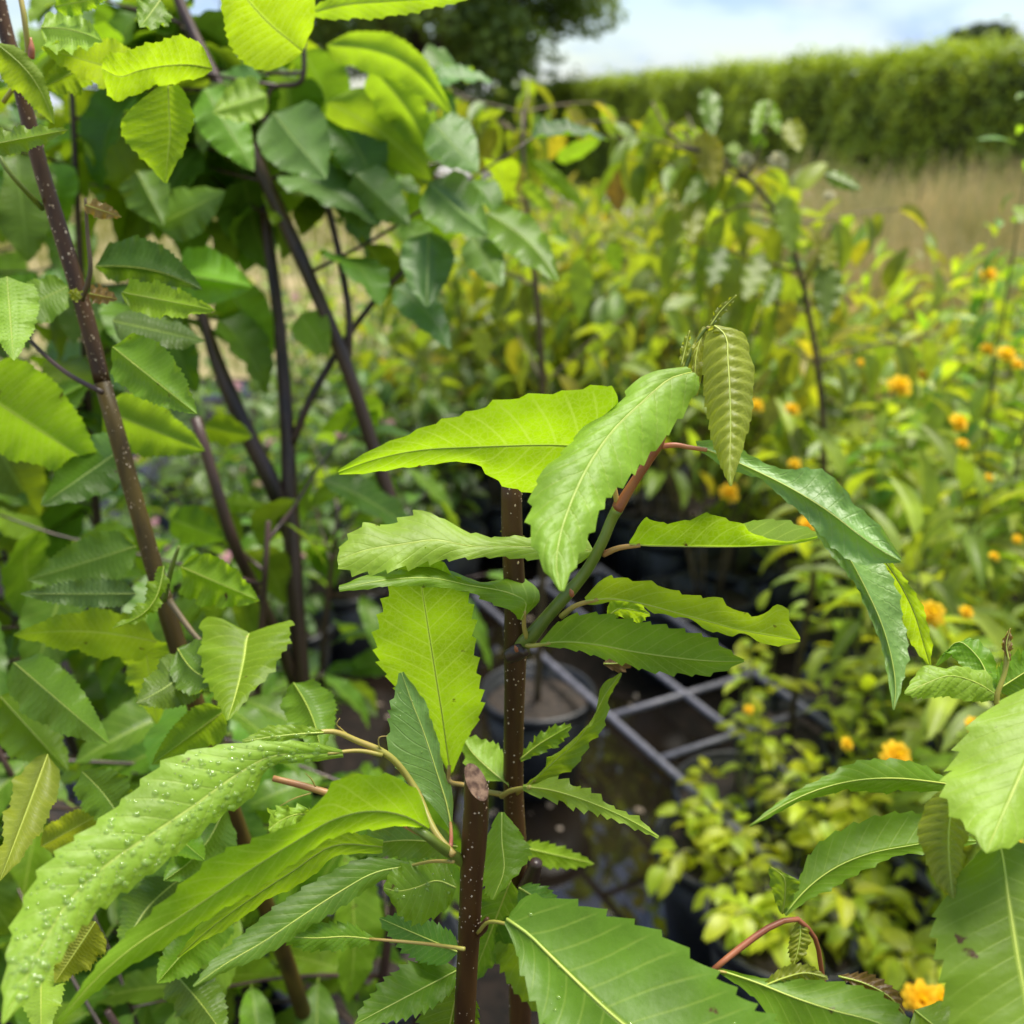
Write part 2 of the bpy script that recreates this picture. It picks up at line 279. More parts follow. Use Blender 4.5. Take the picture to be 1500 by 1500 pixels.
M['ground'] = plain_mat('dry_field_ground', (0.17, 0.16, 0.055), (0.34, 0.265, 0.13), scale=1.1, rough=0.95, bump=0.6, dist=0.03, detail=8)
M['path'] = plain_mat('gravel', (0.30, 0.29, 0.27), (0.42, 0.40, 0.38), scale=14, rough=0.95, bump=0.5, dist=0.02)

# ------------------------------------------------------------------ setting
def sheet(name, x0, x1, y0, y1, z, mat, n=1):
    xs = np.linspace(x0, x1, n+1); ys = np.linspace(y0, y1, n+1); X, Y = np.meshgrid(xs, ys, indexing='ij')
    V = np.stack([X, Y, np.full_like(X, z)], -1).reshape(-1, 3); i, j = np.meshgrid(np.arange(n), np.arange(n), indexing='ij'); k = n+1
    F = np.stack([i*k+j, (i+1)*k+j, (i+1)*k+j+1, i*k+j+1], -1).reshape(-1, 4)
    return obj(name, mesh_np(name, V, F), mat, kind='structure')
sheet('ground', -400, 400, -60, 900, 0.0, M['ground'], 8)
sheet('wet_ground_cover', -3.0, 4.0, -2.0, 6.2, 0.004, M['wet'], 4)

M['puddle'] = plain_mat('puddle_water', (0.008, 0.006, 0.004), (0.015, 0.011, 0.008), scale=3, rough=0.03, bump=0.02, dist=0.002, spec=0.9)
def puddle(px, py, rx, ry, seed):
    c = PZ(px, py, 0.009); n = 40; rg = np.random.default_rng(seed); ph = rg.uniform(0, 6, 4); a = np.linspace(0, 2*math.pi, n, endpoint=False)
    k = 1+.22*np.sin(2*a+ph[0])+.14*np.sin(3*a+ph[1])+.08*np.sin(5*a+ph[2])+.05*np.sin(9*a+ph[3])
    V = np.vstack([np.stack([c[0]+rx*k*np.cos(a), c[1]+ry*k*np.sin(a), np.full(n, .009)], -1), [[c[0], c[1], .009]]]); j = np.arange(n)
    obj('puddle', mesh_np('puddle', V, np.stack([j, (j+1) % n, np.full(n, n)], -1)), M['puddle'], kind='structure')
puddle(860, 1170, .42, .55, 1); puddle(600, 900, .40, .45, 2)

# ------------------------------------------------------------------ leaf geometry
def grid_mesh(name, G, UV, flip=False):
    n, c, _ = G.shape; i, j = np.meshgrid(np.arange(n-1), np.arange(c-1), indexing='ij')
    F = np.stack([i*c+j, i*c+j+1, (i+1)*c+j+1, (i+1)*c+j], -1).reshape(-1, 4)
    if flip: F = F[:, ::-1]
    return mesh_np(name, G.reshape(-1, 3), F, UV.reshape(-1, 2))
COLS_HI = [0, .07, .18, .32, .48, .64, .8, .9, 1.0]
SCALLOP = np.array([0, .3, .55, .75, .9, .98])
def hero(parent, rows, d0, d1, mat, face='top', al=12, ar=12, teeth=15, amp=0.0022, relief=0.0008, wavy=0.0010, bow=0.05, bulge=0.0, k=2.0, rib=0.0007, petiole=None, pmat='petiole', drops=0, dropmax=0.0019, label=None, lift=None):
    """rows: mid x,y, edge A x,y, edge B x,y in photo pixels, stalk end first; d0/d1 depth at stalk and tip;
    al/ar: how far each half leans away from the camera (degrees)."""
    r = np.array(rows, float)
    L = np.r_[0, np.cumsum(np.maximum(1, np.linalg.norm(np.diff(r[:, :2], axis=0), axis=1)))]; L /= L[-1]
    u = np.concatenate([(i+SCALLOP)/teeth for i in range(teeth)]+[[1.0]])
    q = crom(L, r, u); dm = d0+(d1-d0)*u+bulge*np.sin(np.pi*u)
    wa = np.linalg.norm(q[:, 2:4]-q[:, :2], axis=1); wb = np.linalg.norm(q[:, 4:6]-q[:, :2], axis=1)
    # lift: the blade leans, its upper rim towards the camera for leaves seen from below
    lf = math.tan(math.radians((38 if face == 'under' else -14) if lift is None else lift))
    tilt = lambda y: lf*(y-r[0, 1])*dm/FPX
    mid = P(q[:, 0], q[:, 1], dm+tilt(q[:, 1]))
    le = P(q[:, 2], q[:, 3], dm+np.tan(math.radians(al))*wa*dm/FPX+tilt(q[:, 3])); ri = P(q[:, 4], q[:, 5], dm+np.tan(math.radians(ar))*wb*dm/FPX+tilt(q[:, 5]))
    # sharp rows at teeth: blade_grid works in row index, so hand it the true parameter
    ph = random.random()
    G, UV, Nn = blade_grid_u(mid, le, ri, u, teeth, amp, relief, k, wavy, bow, COLS_HI, ph)
    h = len(u)//2; c = G.shape[1]//2
    nrm = np.cross(G[h+1, c]-G[h-1, c], G[h, c+3]-G[h, c]); toward = nrm@(CP-G[h, c]) > 0
    want = (face == 'top')
    o = obj('leaf', grid_mesh('leaf', G-off(parent), UV, flip=(toward == want)), M[mat], parent, label=label)
    if rib:
        idx = np.arange(0, len(u), 6); mp = G[idx, c]; rr = rib*0.62*np.linspace(1.0, 0.2, len(idx))
        V, F, *_ = tube_arrays(mp, rr, 6, 2)
        obj('midrib', mesh_np('midrib', V-off(parent), F), M['rib'], o)
    if petiole is not None:
        p = np.array(petiole, float); W = P(p[:, 0], p[:, 1], p[:, 2]); W = np.vstack([W, G[2, c]])
        V, F, *_ = tube_arrays(W, p[0, 3]/2*p[0, 2]/FPX*np.linspace(1.0, 0.7, len(W)), 8, 5)
        obj('petiole', mesh_np('petiole', V-off(parent), F), M[pmat], o)
    if drops:
        VV, FF, b = [], [], 0
        for _ in range(drops):
            i = random.randrange(4, len(u)-8); j = random.randrange(1, G.shape[1]-2); a, bb = random.random(), random.random()
            p = (G[i, j]*(1-a)+G[i+1, j]*a)*(1-bb)+(G[i, j+1]*(1-a)+G[i+1, j+1]*a)*bb
            nn = Nn[i, j]*(1 if Nn[i, j]@(CP-p) > 0 else -1)
            s = dropmax*(0.22+0.78*random.random()**3.2); t1 = np.cross(nn, [0.3, 0.2, 0.9]); t1 /= np.linalg.norm(t1); t2 = np.cross(nn, t1)
            sx = random.uniform(0.8, 1.5); ring = []
            for rr_, hh in ((1.0, -0.12), (0.92, 0.22), (0.62, 0.47), (0.0, 0.58)):
                for g in range(8):
                    ang = g*math.pi/4; ring.append(p+s*(rr_*(math.cos(ang)*t1*sx+math.sin(ang)*t2)+hh*nn))
            VV += ring
            for ly in range(3):
                for g in range(8): FF.append([b+ly*8+g, b+ly*8+(g+1) % 8, b+(ly+1)*8+(g+1) % 8, b+(ly+1)*8+g])
            b += 32
        obj('water_drops', mesh_np('water_drops', np.array(VV)-off(parent), np.array(FF)), M['water'], o, kind='stuff')
    return o
def blade_grid_u(mid, le, ri, u, nteeth, amp, relief, k, wavy, bow, cols, phase):
    n = len(u); w = u*nteeth; vs_ = np.array(cols); c0 = len(vs_)-1
    wl_ = np.linalg.norm(le-mid, axis=1); wr_ = np.linalg.norm(ri-mid, axis=1); wmax = max(wl_.max(), wr_.max(), 1e-6)
    G = np.zeros((n, 2*c0+1, 3)); UV = np.zeros((n, 2*c0+1, 2))
    tj = 0.65+0.7*np.random.default_rng(int(phase*1e6)).random(nteeth+1)
    for side, E, wd in ((-1, le, wl_), (1, ri, wr_)):
        fr = np.clip(w-np.floor(w-1e-9), 0, 1); fr[0] = 0
        g = np.clip(wd/wmax*1.8, 0, 1)
        saw = (fr**2.0-0.3)*g*tj[np.floor(w-1e-9).astype(int).clip(0, nteeth)]
        dirv = (E-mid)/np.maximum(wd, 1e-7)[:, None]
        fw = np.gradient(mid, u, axis=0); fw /= np.linalg.norm(fw, axis=1)[:, None]
        for i, v in enumerate(vs_):
            t = np.clip((v-0.78)/0.22, 0, 1)**1.6
            G[:, c0+side*i] = mid+dirv*(wd*v+amp*saw*t)[:, None]+fw*(amp*0.9*np.clip(saw, 0, 1)*t)[:, None]
            UV[:, c0+side*i] = np.stack([w, np.full(n, side*v)], -1)
    vv = np.concatenate([-vs_[:0:-1], vs_])
    du = np.gradient(G, axis=0); dv = np.gradient(G, axis=1); Nn = np.cross(du, dv); Nn /= np.maximum(np.linalg.norm(Nn, axis=2), 1e-14)[..., None]
    for _ in range(2):                       # smooth the normals used for relief
        Nn[1:-1] = Nn[:-2]+2*Nn[1:-1]+Nn[2:]; Nn /= np.maximum(np.linalg.norm(Nn, axis=2), 1e-14)[..., None]
    wloc = np.clip(np.minimum(wl_, wr_)/wmax*1.4+0.15, 0, 1)[:, None]; av = np.abs(vv)[None, :]; sg = np.sign(vv)[None, :]
    q = w[:, None]-av*k
    h = relief*(np.abs(np.sin(np.pi*q))**0.7-0.5)*np.clip(av*5, 0, 1)*(1-0.5*av**3)*wloc
    h = h+wavy*(np.sin(2*np.pi*u[:, None]*(2.6+1.7*phase)+phase*6+sg*1.3)*av**2+0.45*np.sin(2*np.pi*u[:, None]*(6.1+3*phase)+phase*3+sg*2.1)*av**3)*wloc
    h = h+bow*wmax*np.sin(np.pi*av)*wloc
    return G+Nn*h[..., None], UV, Nn
def prof(u, kind):
    if kind == 'ovate': return np.sin(np.pi*np.clip(u, 0, 1)**0.72)**0.75
    if kind == 'broad': return np.sin(np.pi*np.clip(u, 0, 1)**0.62)**0.80
    return np.sin(np.pi*np.clip(u, 0, 1)**0.85)**0.8            # lance
def blade(parent, b, t, wl, wr, d0, d1, mat, bend=0, face='top', shape='ovate', **kw):
    """simple spec: stalk end b, tip t (pixels), half widths on the two sides (px), sideways bend (px)."""
    b = np.array(b, float); t = np.array(t, float); ax = t-b; ln = np.linalg.norm(ax); ax /= ln; sd = np.array([-ax[1], ax[0]])
    us = np.array([0, .08, .2, .35, .5, .65, .8, .92, 1.0]); rows = []
    for u in us:
        c = b+ax*ln*u+sd*bend*math.sin(math.pi*u); f = float(prof(np.array(u), shape)) if 0 < u < 1 else 0.02
        rows.append((*c, *(c-sd*wl*f), *(c+sd*wr*f)))
    kw.setdefault('lift', random.uniform(24, 44) if face == 'under' else random.uniform(-38, 8))
    return hero(parent, rows, d0, d1, mat, face=face, **kw)
def template(name, mat, Lm, Wm, n, shape='lance', teeth=0, amp=0.0, relief=0.0, curl=0.3, fold=0.25, wavy=0.0, cols=(0, .5, 1.0), seed=0, twist=0.0, stalk=0.08):
    """a leaf lying along +X, upper side +Z, for sharing between many objects"""
    rg = np.random.default_rng(seed); nt = max(teeth, 1)
    u = np.concatenate([(i+np.array([0, .5, .95]))/nt for i in range(nt)]+[[1.0]]) if teeth else np.linspace(0, 1, n)
    f = np.where((u > 0) & (u < 1), prof(u, shape), 0.0)*Wm/2+0.0004
    ang = -curl*u; x = np.cumsum(np.r_[0, np.cos(ang[1:])*np.diff(u)])*Lm; z = np.cumsum(np.r_[0, np.sin(ang[1:])*np.diff(u)])*Lm
    y = np.sin(u*2.5+rg.uniform(0, 6))*Lm*0.03; y -= y[0]
    mid = np.stack([x+Lm*stalk, y, z+Lm*0.02], -1); tw = twist*u
    up = np.stack([np.sin(-ang), np.zeros_like(u), np.cos(ang)], -1); sd = np.stack([np.zeros_like(u), np.cos(tw), np.sin(tw)], -1)
    le = mid-sd*f[:, None]+up*(f*fold)[:, None]; ri = mid+sd*f[:, None]+up*(f*fold)[:, None]
    G, UV, _ = blade_grid_u(mid, le, ri, u, nt if teeth else 8, amp, relief, 2.0, wavy, 0.0, list(cols), rg.random())
    n_, c_, _x = G.shape; i, j = np.meshgrid(np.arange(n_-1), np.arange(c_-1), indexing='ij')
    F = np.stack([i*c_+j, (i+1)*c_+j, (i+1)*c_+j+1, i*c_+j+1], -1).reshape(-1, 4)
    V = G.reshape(-1, 3); uv = UV.reshape(-1, 2)
    if stalk:                                  # stalk as a slim strip, bent upwards into the blade
        s = 0.010*Lm; b0 = len(V); e = mid[0]
        V = np.vstack([V, [[0, -s, 0], [0, s, 0], [e[0]*1.1, s*.8, e[2]], [e[0]*1.1, -s*.8, e[2]], [0, 0, -s], [e[0]*1.1, 0, e[2]-s]]])
        uv = np.vstack([uv, np.zeros((6, 2))]); F = np.vstack([F, [[b0, b0+3, b0+2, b0+1], [b0, b0+4, b0+5, b0+3], [b0+1, b0+2, b0+5, b0+4]]])
    nz = np.cross(V[F[0, 1]]-V[F[0, 0]], V[F[0, 3]]-V[F[0, 0]])[2]
    me = mesh_np(name, V, F, uv); me.materials.append(mat)
    return me, V, F, uv
def frame(pos, d, up, s=1.0):
    d = np.array(d, float); d /= np.linalg.norm(d); y = np.cross(up, d)
    if np.linalg.norm(y) < 1e-4: y = np.cross([0.3, 0.9, 0.1], d)
    y /= np.linalg.norm(y); z = np.cross(d, y)
    m = Matrix.Identity(4)
    for r in range(3): m[r][0], m[r][1], m[r][2], m[r][3] = d[r]*s, y[r]*s, z[r]*s, pos[r]
    return m
def batch(name, temps, mats, parent, mat, kind='stuff'):       # many small leaves joined into one part
    o0 = off(parent); VV, FF, b = [], [], 0
    for tm, mx in zip(temps, mats):
        A = np.array(mx); VV.append(tm[1]@A[:3, :3].T+A[:3, 3]-o0); FF.append(tm[2]+b); b += len(tm[1])
    return obj(name, mesh_np(name, np.vstack(VV), np.vstack(FF)), mat, parent, kind=kind)
def rot(v, axis, a):
    return np.array(Matrix.Rotation(a, 3, Vector(axis)) @ Vector(v))
def lenticels(parent, stem_pts, stem_rad, n, size, mat='lenticel'):
    V, F, C, R, A, B = tube_arrays(stem_pts, stem_rad, 8, 12, False); VV, FF, b = [], [], 0
    o0 = off(parent)
    for _ in range(n):
        i = random.randrange(len(C)-1); f = random.random(); c = C[i]*(1-f)+C[i+1]*f; r = R[i]*(1-f)+R[i+1]*f; a = random.uniform(0, 2*math.pi)
        nn = math.cos(a)*A[i]+math.sin(a)*B[i]; t = np.cross(nn, C[i+1]-C[i]); t /= np.linalg.norm(t); ax = np.cross(t, nn); s = size*(0.35+1.0*random.random()**2)
        p = c+nn*r*0.97; e = random.uniform(0.8, 1.5)
        VV += [p+t*s, p+ax*s*e, p-t*s, p-ax*s*e, p+nn*s*0.7]; FF += [[b, b+1, b+4], [b+1, b+2, b+4], [b+2, b+3, b+4], [b+3, b, b+4]]; b += 5
    return obj('lenticels', mesh_np('lenticels', np.array(VV)-o0, np.array(FF)), M[mat], parent, kind='stuff')

# pots -------------------------------------------------------------------------------------------
def pot_meshes():
    def lathe(prof_, seg=28):
        a = np.linspace(0, 2*math.pi, seg, endpoint=False); V = np.array([[r*math.cos(t), r*math.sin(t), z] for r, z in prof_ for t in a])
        i, j = np.meshgrid(np.arange(len(prof_)-1), np.arange(seg), indexing='ij'); j2 = (j+1) % seg
        return V, np.stack([i*seg+j, i*seg+j2, (i+1)*seg+j2, (i+1)*seg+j], -1).reshape(-1, 4)
    body = mesh_np('pot_body', *lathe([(0.001, 0.0), (0.095, 0.0), (0.098, 0.004), (0.128, 0.225), (0.124, 0.225), (0.116, 0.16)]))
    rim = mesh_np('pot_rim', *lathe([(0.1275, 0.212), (0.136, 0.214), (0.138, 0.236), (0.133, 0.242), (0.127, 0.238), (0.1225, 0.20)]))
    a = np.linspace(0, 2*math.pi, 24, endpoint=False); rr = np.array([0.001, .04, .08, .118])
    V = np.array([[r*math.cos(t), r*math.sin(t), 0.205+0.012*math.cos(r*14)+random.uniform(-.004, .004)] for r in rr for t in a])
    i, j = np.meshgrid(np.arange(3), np.arange(24), indexing='ij'); j2 = (j+1) % 24
    soil = mesh_np('pot_soil', V, np.stack([i*24+j, (i+1)*24+j, (i+1)*24+j2, i*24+j2], -1).reshape(-1, 4)[:, ::-1])
    return body, rim, soil
POT = pot_meshes()
SOIL_Z = 0.21
def pot(x, y, label, group=None, s=1.0):
    t = thing('plant_pot', label, 'pot', (x, y, 0.005), group)
    for nm, me, mt in zip(('pot_body', 'pot_rim', 'soil'), POT, ('pot', 'pot', 'soil')):
        o = obj(nm, me, M[mt], t); o.scale = (s, s, 1)
    return t

# ------------------------------------------------------------------ sapling with the arching green shoot
S1 = np.array([(749, 690, .520, 27), (750, 780, .520, 29), (754, 870, .520, 30), (755, 950, .520, 32), (753, 1050, .520, 29), (752, 1150, .520, 30), (756, 1250, .520, 33), (759, 1330, .520, 34), (762, 1500, .520, 36)], float)
S1[:, 2] = upright(S1[:, 1], .462); S1[:, 3] *= .520/S1[:, 2]*1.04
S1w = P(S1[:, 0], S1[:, 1], S1[:, 2]); S1r = S1[:, 3]/2*S1[:, 2]/FPX
foot1 = np.array([S1w[-1][0]+0.005, S1w[-1][1]+0.05, SOIL_Z])
A = thing('chestnut_sapling', 'young chestnut with thin brown speckled stem and a green side shoot carrying long toothed leaves', 'sapling', tuple(foot1))
S1w = np.vstack([S1w, (S1w[-1]+foot1)/2+[0.004, 0, 0], foot1]); S1r = np.r_[S1r, 0.0066, 0.0075]
# the speckled stem, with its lenticels
st = tube('stem', S1w, S1r, M['bark'], A, 16, 8, 0.015); lenticels(st, S1w, S1r, 1600, 0.00055)
sh = pxtube('shoot', [(757, 950, .520, 24), (772, 938, .512, 24), (800, 905, .505, 19), (838, 862, .499, 19), (850, 848, .498, 17), (884, 790, .49, 16), (898, 757, .487, 16), (905, 745, .485, 18)], M['shoot'], A, 12)
pxtube('shoot', [(904, 747, .485, 17), (925, 712, .482, 14), (950, 675, .478, 13), (966, 650, .475, 13), (977, 612, .475, 7)], M['redshoot'], A, 12)
pxtube('shoot', [(966, 650, .476, 10), (990, 585, .478, 7), (1012, 520, .478, 6), (1034, 482, .476, 5), (1050, 470, .474, 4)], M['shoot'], A, 8)
for x, y, s in ((904, 742, 9), (966, 650, 7), (952, 655, 6), (838, 868, 5), (757, 950, 4)):
    pxtube('bud', [(x, y+s, .486, s*1.4), (x-1, y, .485, s*1.6), (x-3, y-s, .484, s*.4)], M['redshoot' if s < 12 else 'shoot'], A, 8, 3)
pxtube('collar', [(745, 962, .517, 22), (757, 956, .514, 26), (769, 950, .511, 22)], M['barkdark'], A, 10, 4)
hero(A, [(902, 700, 906, 690, 896, 706), (885, 668, 905, 600, 868, 716), (850, 655, 897, 569, 828, 723), (800, 652, 850, 571, 786, 722), (745, 653, 778, 579, 740, 712), (690, 655, 705, 598, 700, 681), (610, 660, 625, 626, 612, 682), (545, 674, 550, 656, 548, 692), (495, 692, 496, 688, 497, 695)],
     .487, .440, 'young', face='under', lift=45, al=5, ar=5, teeth=12, amp=.0022, relief=.0003, wavy=.0007, petiole=[(905, 742, .485, 9)])
hero(A, [(1014, 545, 1002, 537, 1024, 556), (985, 553, 960, 544, 1020, 575), (944, 586, 905, 590, 985, 625), (900, 628, 855, 632, 950, 668), (862, 682, 812, 674, 915, 705), (836, 738, 781, 722, 884, 737), (820, 788, 778, 778, 862, 786), (815, 830, 795, 828, 843, 824), (822, 866, 820, 866, 825, 866)],
     .462, .405, 'pale', al=18, ar=22, teeth=13, amp=.0022, relief=.0021, wavy=.0012, bow=.1, rib=.0004, petiole=[(975, 612, .474, 7)])
hero(A, [(1046, 477, 1042, 477, 1052, 477), (1060, 488, 1036, 486, 1082, 486), (1066, 530, 1030, 540, 1100, 525), (1069, 580, 1034, 590, 1103, 575), (1070, 630, 1043, 640, 1095, 630), (1069, 675, 1055, 680, 1083, 672), (1070, 712, 1069, 712, 1072, 712)],
     .468, .455, 'olive', al=30, ar=30, teeth=15, amp=.0011, relief=.0022, wavy=.0006, k=1.0, petiole=[(1036, 480, .474, 5)])
hero(A, [(1034, 480, 1030, 478, 1037, 480), (1022, 510, 1015, 505, 1034, 512), (1018, 545, 1014, 540, 1028, 550), (1020, 580, 1019, 580, 1022, 580)], .478, .478, 'olive', teeth=8, amp=.0006, relief=.0012)
hero(A, [(1040, 478, 1038, 476, 1042, 480), (1056, 455, 1050, 452, 1062, 458), (1079, 432, 1078, 431, 1080, 433)], .474, .468, 'olive', teeth=6, amp=.0004)
hero(A, [(998, 536, 995, 535, 1001, 537), (1004, 510, 998, 508, 1010, 512), (1010, 484, 1009, 484, 1011, 484)], .477, .474, 'olive', teeth=5, amp=.0004)
hero(A, [(1022, 654, 1019, 646, 1025, 662), (1058, 668, 1062, 645, 1060, 684), (1108, 690, 1100, 668, 1112, 702), (1160, 716, 1152, 688, 1150, 732), (1215, 750, 1206, 688, 1190, 768), (1262, 786, 1250, 735, 1225, 806), (1294, 808, 1286, 768, 1264, 826), (1320, 822, 1320, 818, 1318, 824)],
     .474, .445, 'sheen', al=15, ar=30, teeth=13, amp=.0012, relief=.0016, wavy=.0014, bow=.1, petiole=[(968, 654, .476, 9), (990, 652, .475, 10), (1008, 655, .475, 9)], pmat='pink', drops=0)
hero(A, [(1196, 740, 1215, 730, 1180, 752), (1232, 797, 1268, 786, 1208, 800), (1266, 858, 1305, 846, 1242, 842), (1293, 918, 1326, 914, 1272, 896), (1308, 974, 1328, 970, 1293, 956), (1312, 1010, 1321, 1008, 1302, 1000), (1309, 1040, 1310, 1040, 1308, 1040)],
     .462, .450, 'sheen', al=20, ar=20, teeth=14, amp=.0010, relief=.0017, wavy=.0010, bow=.1)
hero(A, [(1292, 815, 1295, 812, 1288, 818), (1318, 855, 1326, 848, 1306, 858), (1340, 900, 1354, 896, 1322, 905), (1352, 940, 1364, 940, 1336, 945), (1362, 975, 1364, 975, 1360, 975)], .458, .47, 'young', face='under', teeth=10, amp=.0008, relief=.0003)
hero(A, [(922, 797, 922, 792, 923, 796), (945, 799, 940, 765, 950, 782), (985, 800, 975, 770, 1000, 779), (1035, 801, 1030, 752, 1040, 772), (1085, 801, 1080, 770, 1092, 762), (1130, 799, 1122, 787, 1136, 763), (1170, 796, 1163, 793, 1172, 770), (1207, 786, 1206, 784, 1207, 783)],
     .484, .488, 'young', face='under', al=-5, ar=62, teeth=10, amp=.0018, relief=.0003, wavy=.0016, petiole=[(884, 812, .494, 10), (905, 803, .488, 11)], pmat='pink')
hero(A, [(858, 880, 856, 876, 859, 884), (885, 877, 886, 847, 892, 881), (930, 882, 925, 850, 936, 887), (985, 896, 990, 866, 986, 903), (1040, 911, 1046, 880, 1036, 919), (1085, 923, 1100, 900, 1080, 932), (1130, 931, 1142, 891, 1126, 942), (1172, 938, 1172, 935, 1172, 940)],
     .486, .468, 'mid', face='under', al=0, ar=55, teeth=10, amp=.0022, relief=.0004, wavy=.0020, petiole=[(822, 903, .500, 9), (842, 888, .493, 9)])
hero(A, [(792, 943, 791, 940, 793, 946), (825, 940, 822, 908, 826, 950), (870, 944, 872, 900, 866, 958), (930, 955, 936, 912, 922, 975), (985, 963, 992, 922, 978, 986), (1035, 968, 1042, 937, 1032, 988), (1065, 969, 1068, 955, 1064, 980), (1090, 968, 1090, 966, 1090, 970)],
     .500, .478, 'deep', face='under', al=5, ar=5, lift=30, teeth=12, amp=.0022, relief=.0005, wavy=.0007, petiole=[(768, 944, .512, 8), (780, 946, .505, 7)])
hero(A, [(890, 905, 889, 904, 891, 906), (905, 892, 893, 882, 912, 905), (925, 893, 920, 874, 930, 912), (952, 900, 952, 899, 952, 902)], .51, .52, 'young', face='under', teeth=6, amp=.0016)
hero(A, [(884, 972, 884, 970, 884, 974), (900, 972, 898, 956, 903, 984), (930, 968, 930, 964, 930, 972)], .515, .515, 'dead', teeth=5, amp=.0012)
hero(A, [(868, 808, 868, 805, 868, 812), (850, 803, 852, 782, 850, 824), (790, 802, 790, 788, 785, 820), (735, 800, 738, 787, 733, 815), (688, 800, 694, 780, 683, 819), (640, 791, 618, 754, 640, 820), (590, 797, 575, 764, 585, 834), (535, 806, 525, 778, 533, 838), (494, 820, 498, 802, 496, 832)],
     .495, .470, 'pale', al=35, ar=-10, teeth=13, amp=.0028, relief=.0010, wavy=.0020, rib=.0005)
hero(A, [(763, 908, 768, 907, 758, 905), (770, 882, 788, 878, 750, 896), (742, 868, 770, 850, 718, 880), (690, 858, 700, 850, 678, 866), (635, 847, 638, 831, 622, 858), (570, 849, 568, 837, 565, 860), (496, 862, 497, 857, 497, 866)],
     .498, .455, 'mid', al=55, ar=-30, teeth=13, amp=.0016, relief=.0006, wavy=.0016, petiole=[(772, 934, .508, 8), (768, 920, .504, 7)])
hero(A, [(660, 1134, 657, 1132, 664, 1130), (655, 1100, 632, 1088, 680, 1090), (648, 1050, 606, 1040, 704, 1045), (640, 1000, 572, 1000, 702, 1000), (632, 950, 552, 958, 694, 945), (624, 900, 557, 905, 690, 892), (616, 850, 575, 858, 668, 848), (609, 805, 600, 805, 622, 803)],
     .560, .548, 'young', face='under', lift=30, al=6, ar=-6, teeth=14, amp=.0028, relief=.0004, wavy=.0008, bow=.03, petiole=[(748, 1166, .553, 8), (715, 1160, .552, 8), (680, 1150, .552, 8), (658, 1143, .558, 7)])
hero(A, [(775, 1150, 772, 1150, 778, 1152), (812, 1115, 798, 1124, 826, 1134), (845, 1085, 820, 1098, 860, 1098), (870, 1050, 868, 1062, 884, 1060), (886, 1018, 878, 1012, 896, 1016), (910, 986, 909, 985, 911, 987)],
     .522, .505, 'mid', al=-30, ar=30, teeth=11, amp=.0014, wavy=.0016, petiole=[(756, 1163, .55, 7)])
hero(A, [(766, 1152, 766, 1148, 766, 1158), (800, 1156, 808, 1142, 806, 1172), (850, 1170, 852, 1153, 846, 1184), (895, 1188, 894, 1179, 888, 1196), (930, 1205, 932, 1198, 926, 1212), (965, 1226, 965, 1224, 964, 1228)],
     .515, .475, 'pale', al=35, ar=10, teeth=11, amp=.0020, relief=.0010, wavy=.0016, petiole=[(735, 1166, .548, 9), (750, 1158, .53, 8)])
hero(A, [(762, 1112, 762, 1108, 763, 1116), (790, 1090, 785, 1080, 800, 1100), (815, 1075, 812, 1064, 822, 1088), (836, 1063, 836, 1061, 837, 1065)], .54, .53, 'mid', teeth=8, amp=.0016, wavy=.0014)
hero(A, [(745, 1150, 745, 1146, 745, 1154), (715, 1125, 700, 1140, 735, 1100), (690, 1100, 682, 1118, 712, 1085), (676, 1078, 675, 1080, 678, 1077)], .545, .555, 'pale', teeth=8, amp=.002, wavy=.001)
hero(A, [(735, 1190, 730, 1190, 740, 1190), (735, 1230, 708, 1240, 765, 1225), (738, 1275, 708, 1290, 774, 1256), (722, 1318, 720, 1318, 724, 1318)], .505, .495, 'mid', teeth=10, amp=.002, wavy=.001)
stub = pxtube('stub', [(758, 1335, .575, 30), (770, 1305, .566, 27), (780, 1282, .56, 24), (786, 1262, .556, 18)], M['barkdark'], A, 10)
blade(A, (760, 1300), (842, 1350), 20, 28, .53, .55, 'deep', teeth=9)
blade(A, (748, 1290), (690, 1440), 34, 40, .54, .58, 'deep', teeth=10)
blade(A, (752, 1330), (800, 1490), 30, 44, .55, .60, 'mid', teeth=10)
blade(A, (760, 1240), (870, 1265), 14, 20, .62, .66, 'young', teeth=9, amp=.002)
for x, y in ((733, 778), (770, 788)):
    blade(A, (752, 783), (x, y), 3, 4, .512, .505, 'olive', teeth=5, amp=.0006, rib=0)

# ------------------------------------------------------------------ sapling with the slanting pruned top
S2 = np.array([(698, 1142, .430, 36), (698, 1180, .430, 36), (694, 1240, .430, 37), (690, 1300, .430, 33), (688, 1352, .430, 33), (684, 1420, .430, 31), (680, 1500, .430, 31)], float)
S2[:, 2] = upright(S2[:, 1], .360)
S2w = P(S2[:, 0], S2[:, 1], S2[:, 2]); S2r = S2[:, 3]/2*S2[:, 2]/FPX
foot2 = np.array([S2w[-1][0]-0.004, S2w[-1][1]+0.03, SOIL_Z])
B = thing('chestnut_sapling', 'young chestnut whose dark speckled stem is pruned off in a slanting cut', 'sapling', tuple(foot2))
Vt, Ft, C, R, AA, BB = tube_arrays(np.vstack([S2w, (S2w[-1]+foot2)/2, foot2]), np.r_[S2r, .0052, .006], 20, 8, False, 0.012)
axis = C[0]-C[1]; axis /= np.linalg.norm(axis)
for i in range(20*3):                          # shear the first rings into the slanting cut that faces right and the camera
    ring = i//20; rel = Vt[i]-C[ring]; sl = rel@CR*1.0-rel@CF*0.9
    Vt[i] -= axis*(sl+0.0012)*(1-ring/3)
st2 = obj('stem', mesh_np('stem', Vt-off(B), Ft), M['bark'], B); lenticels(st2, np.vstack([S2w, (S2w[-1]+foot2)/2, foot2]), np.r_[S2r, .0052, .006], 1500, 0.00055)
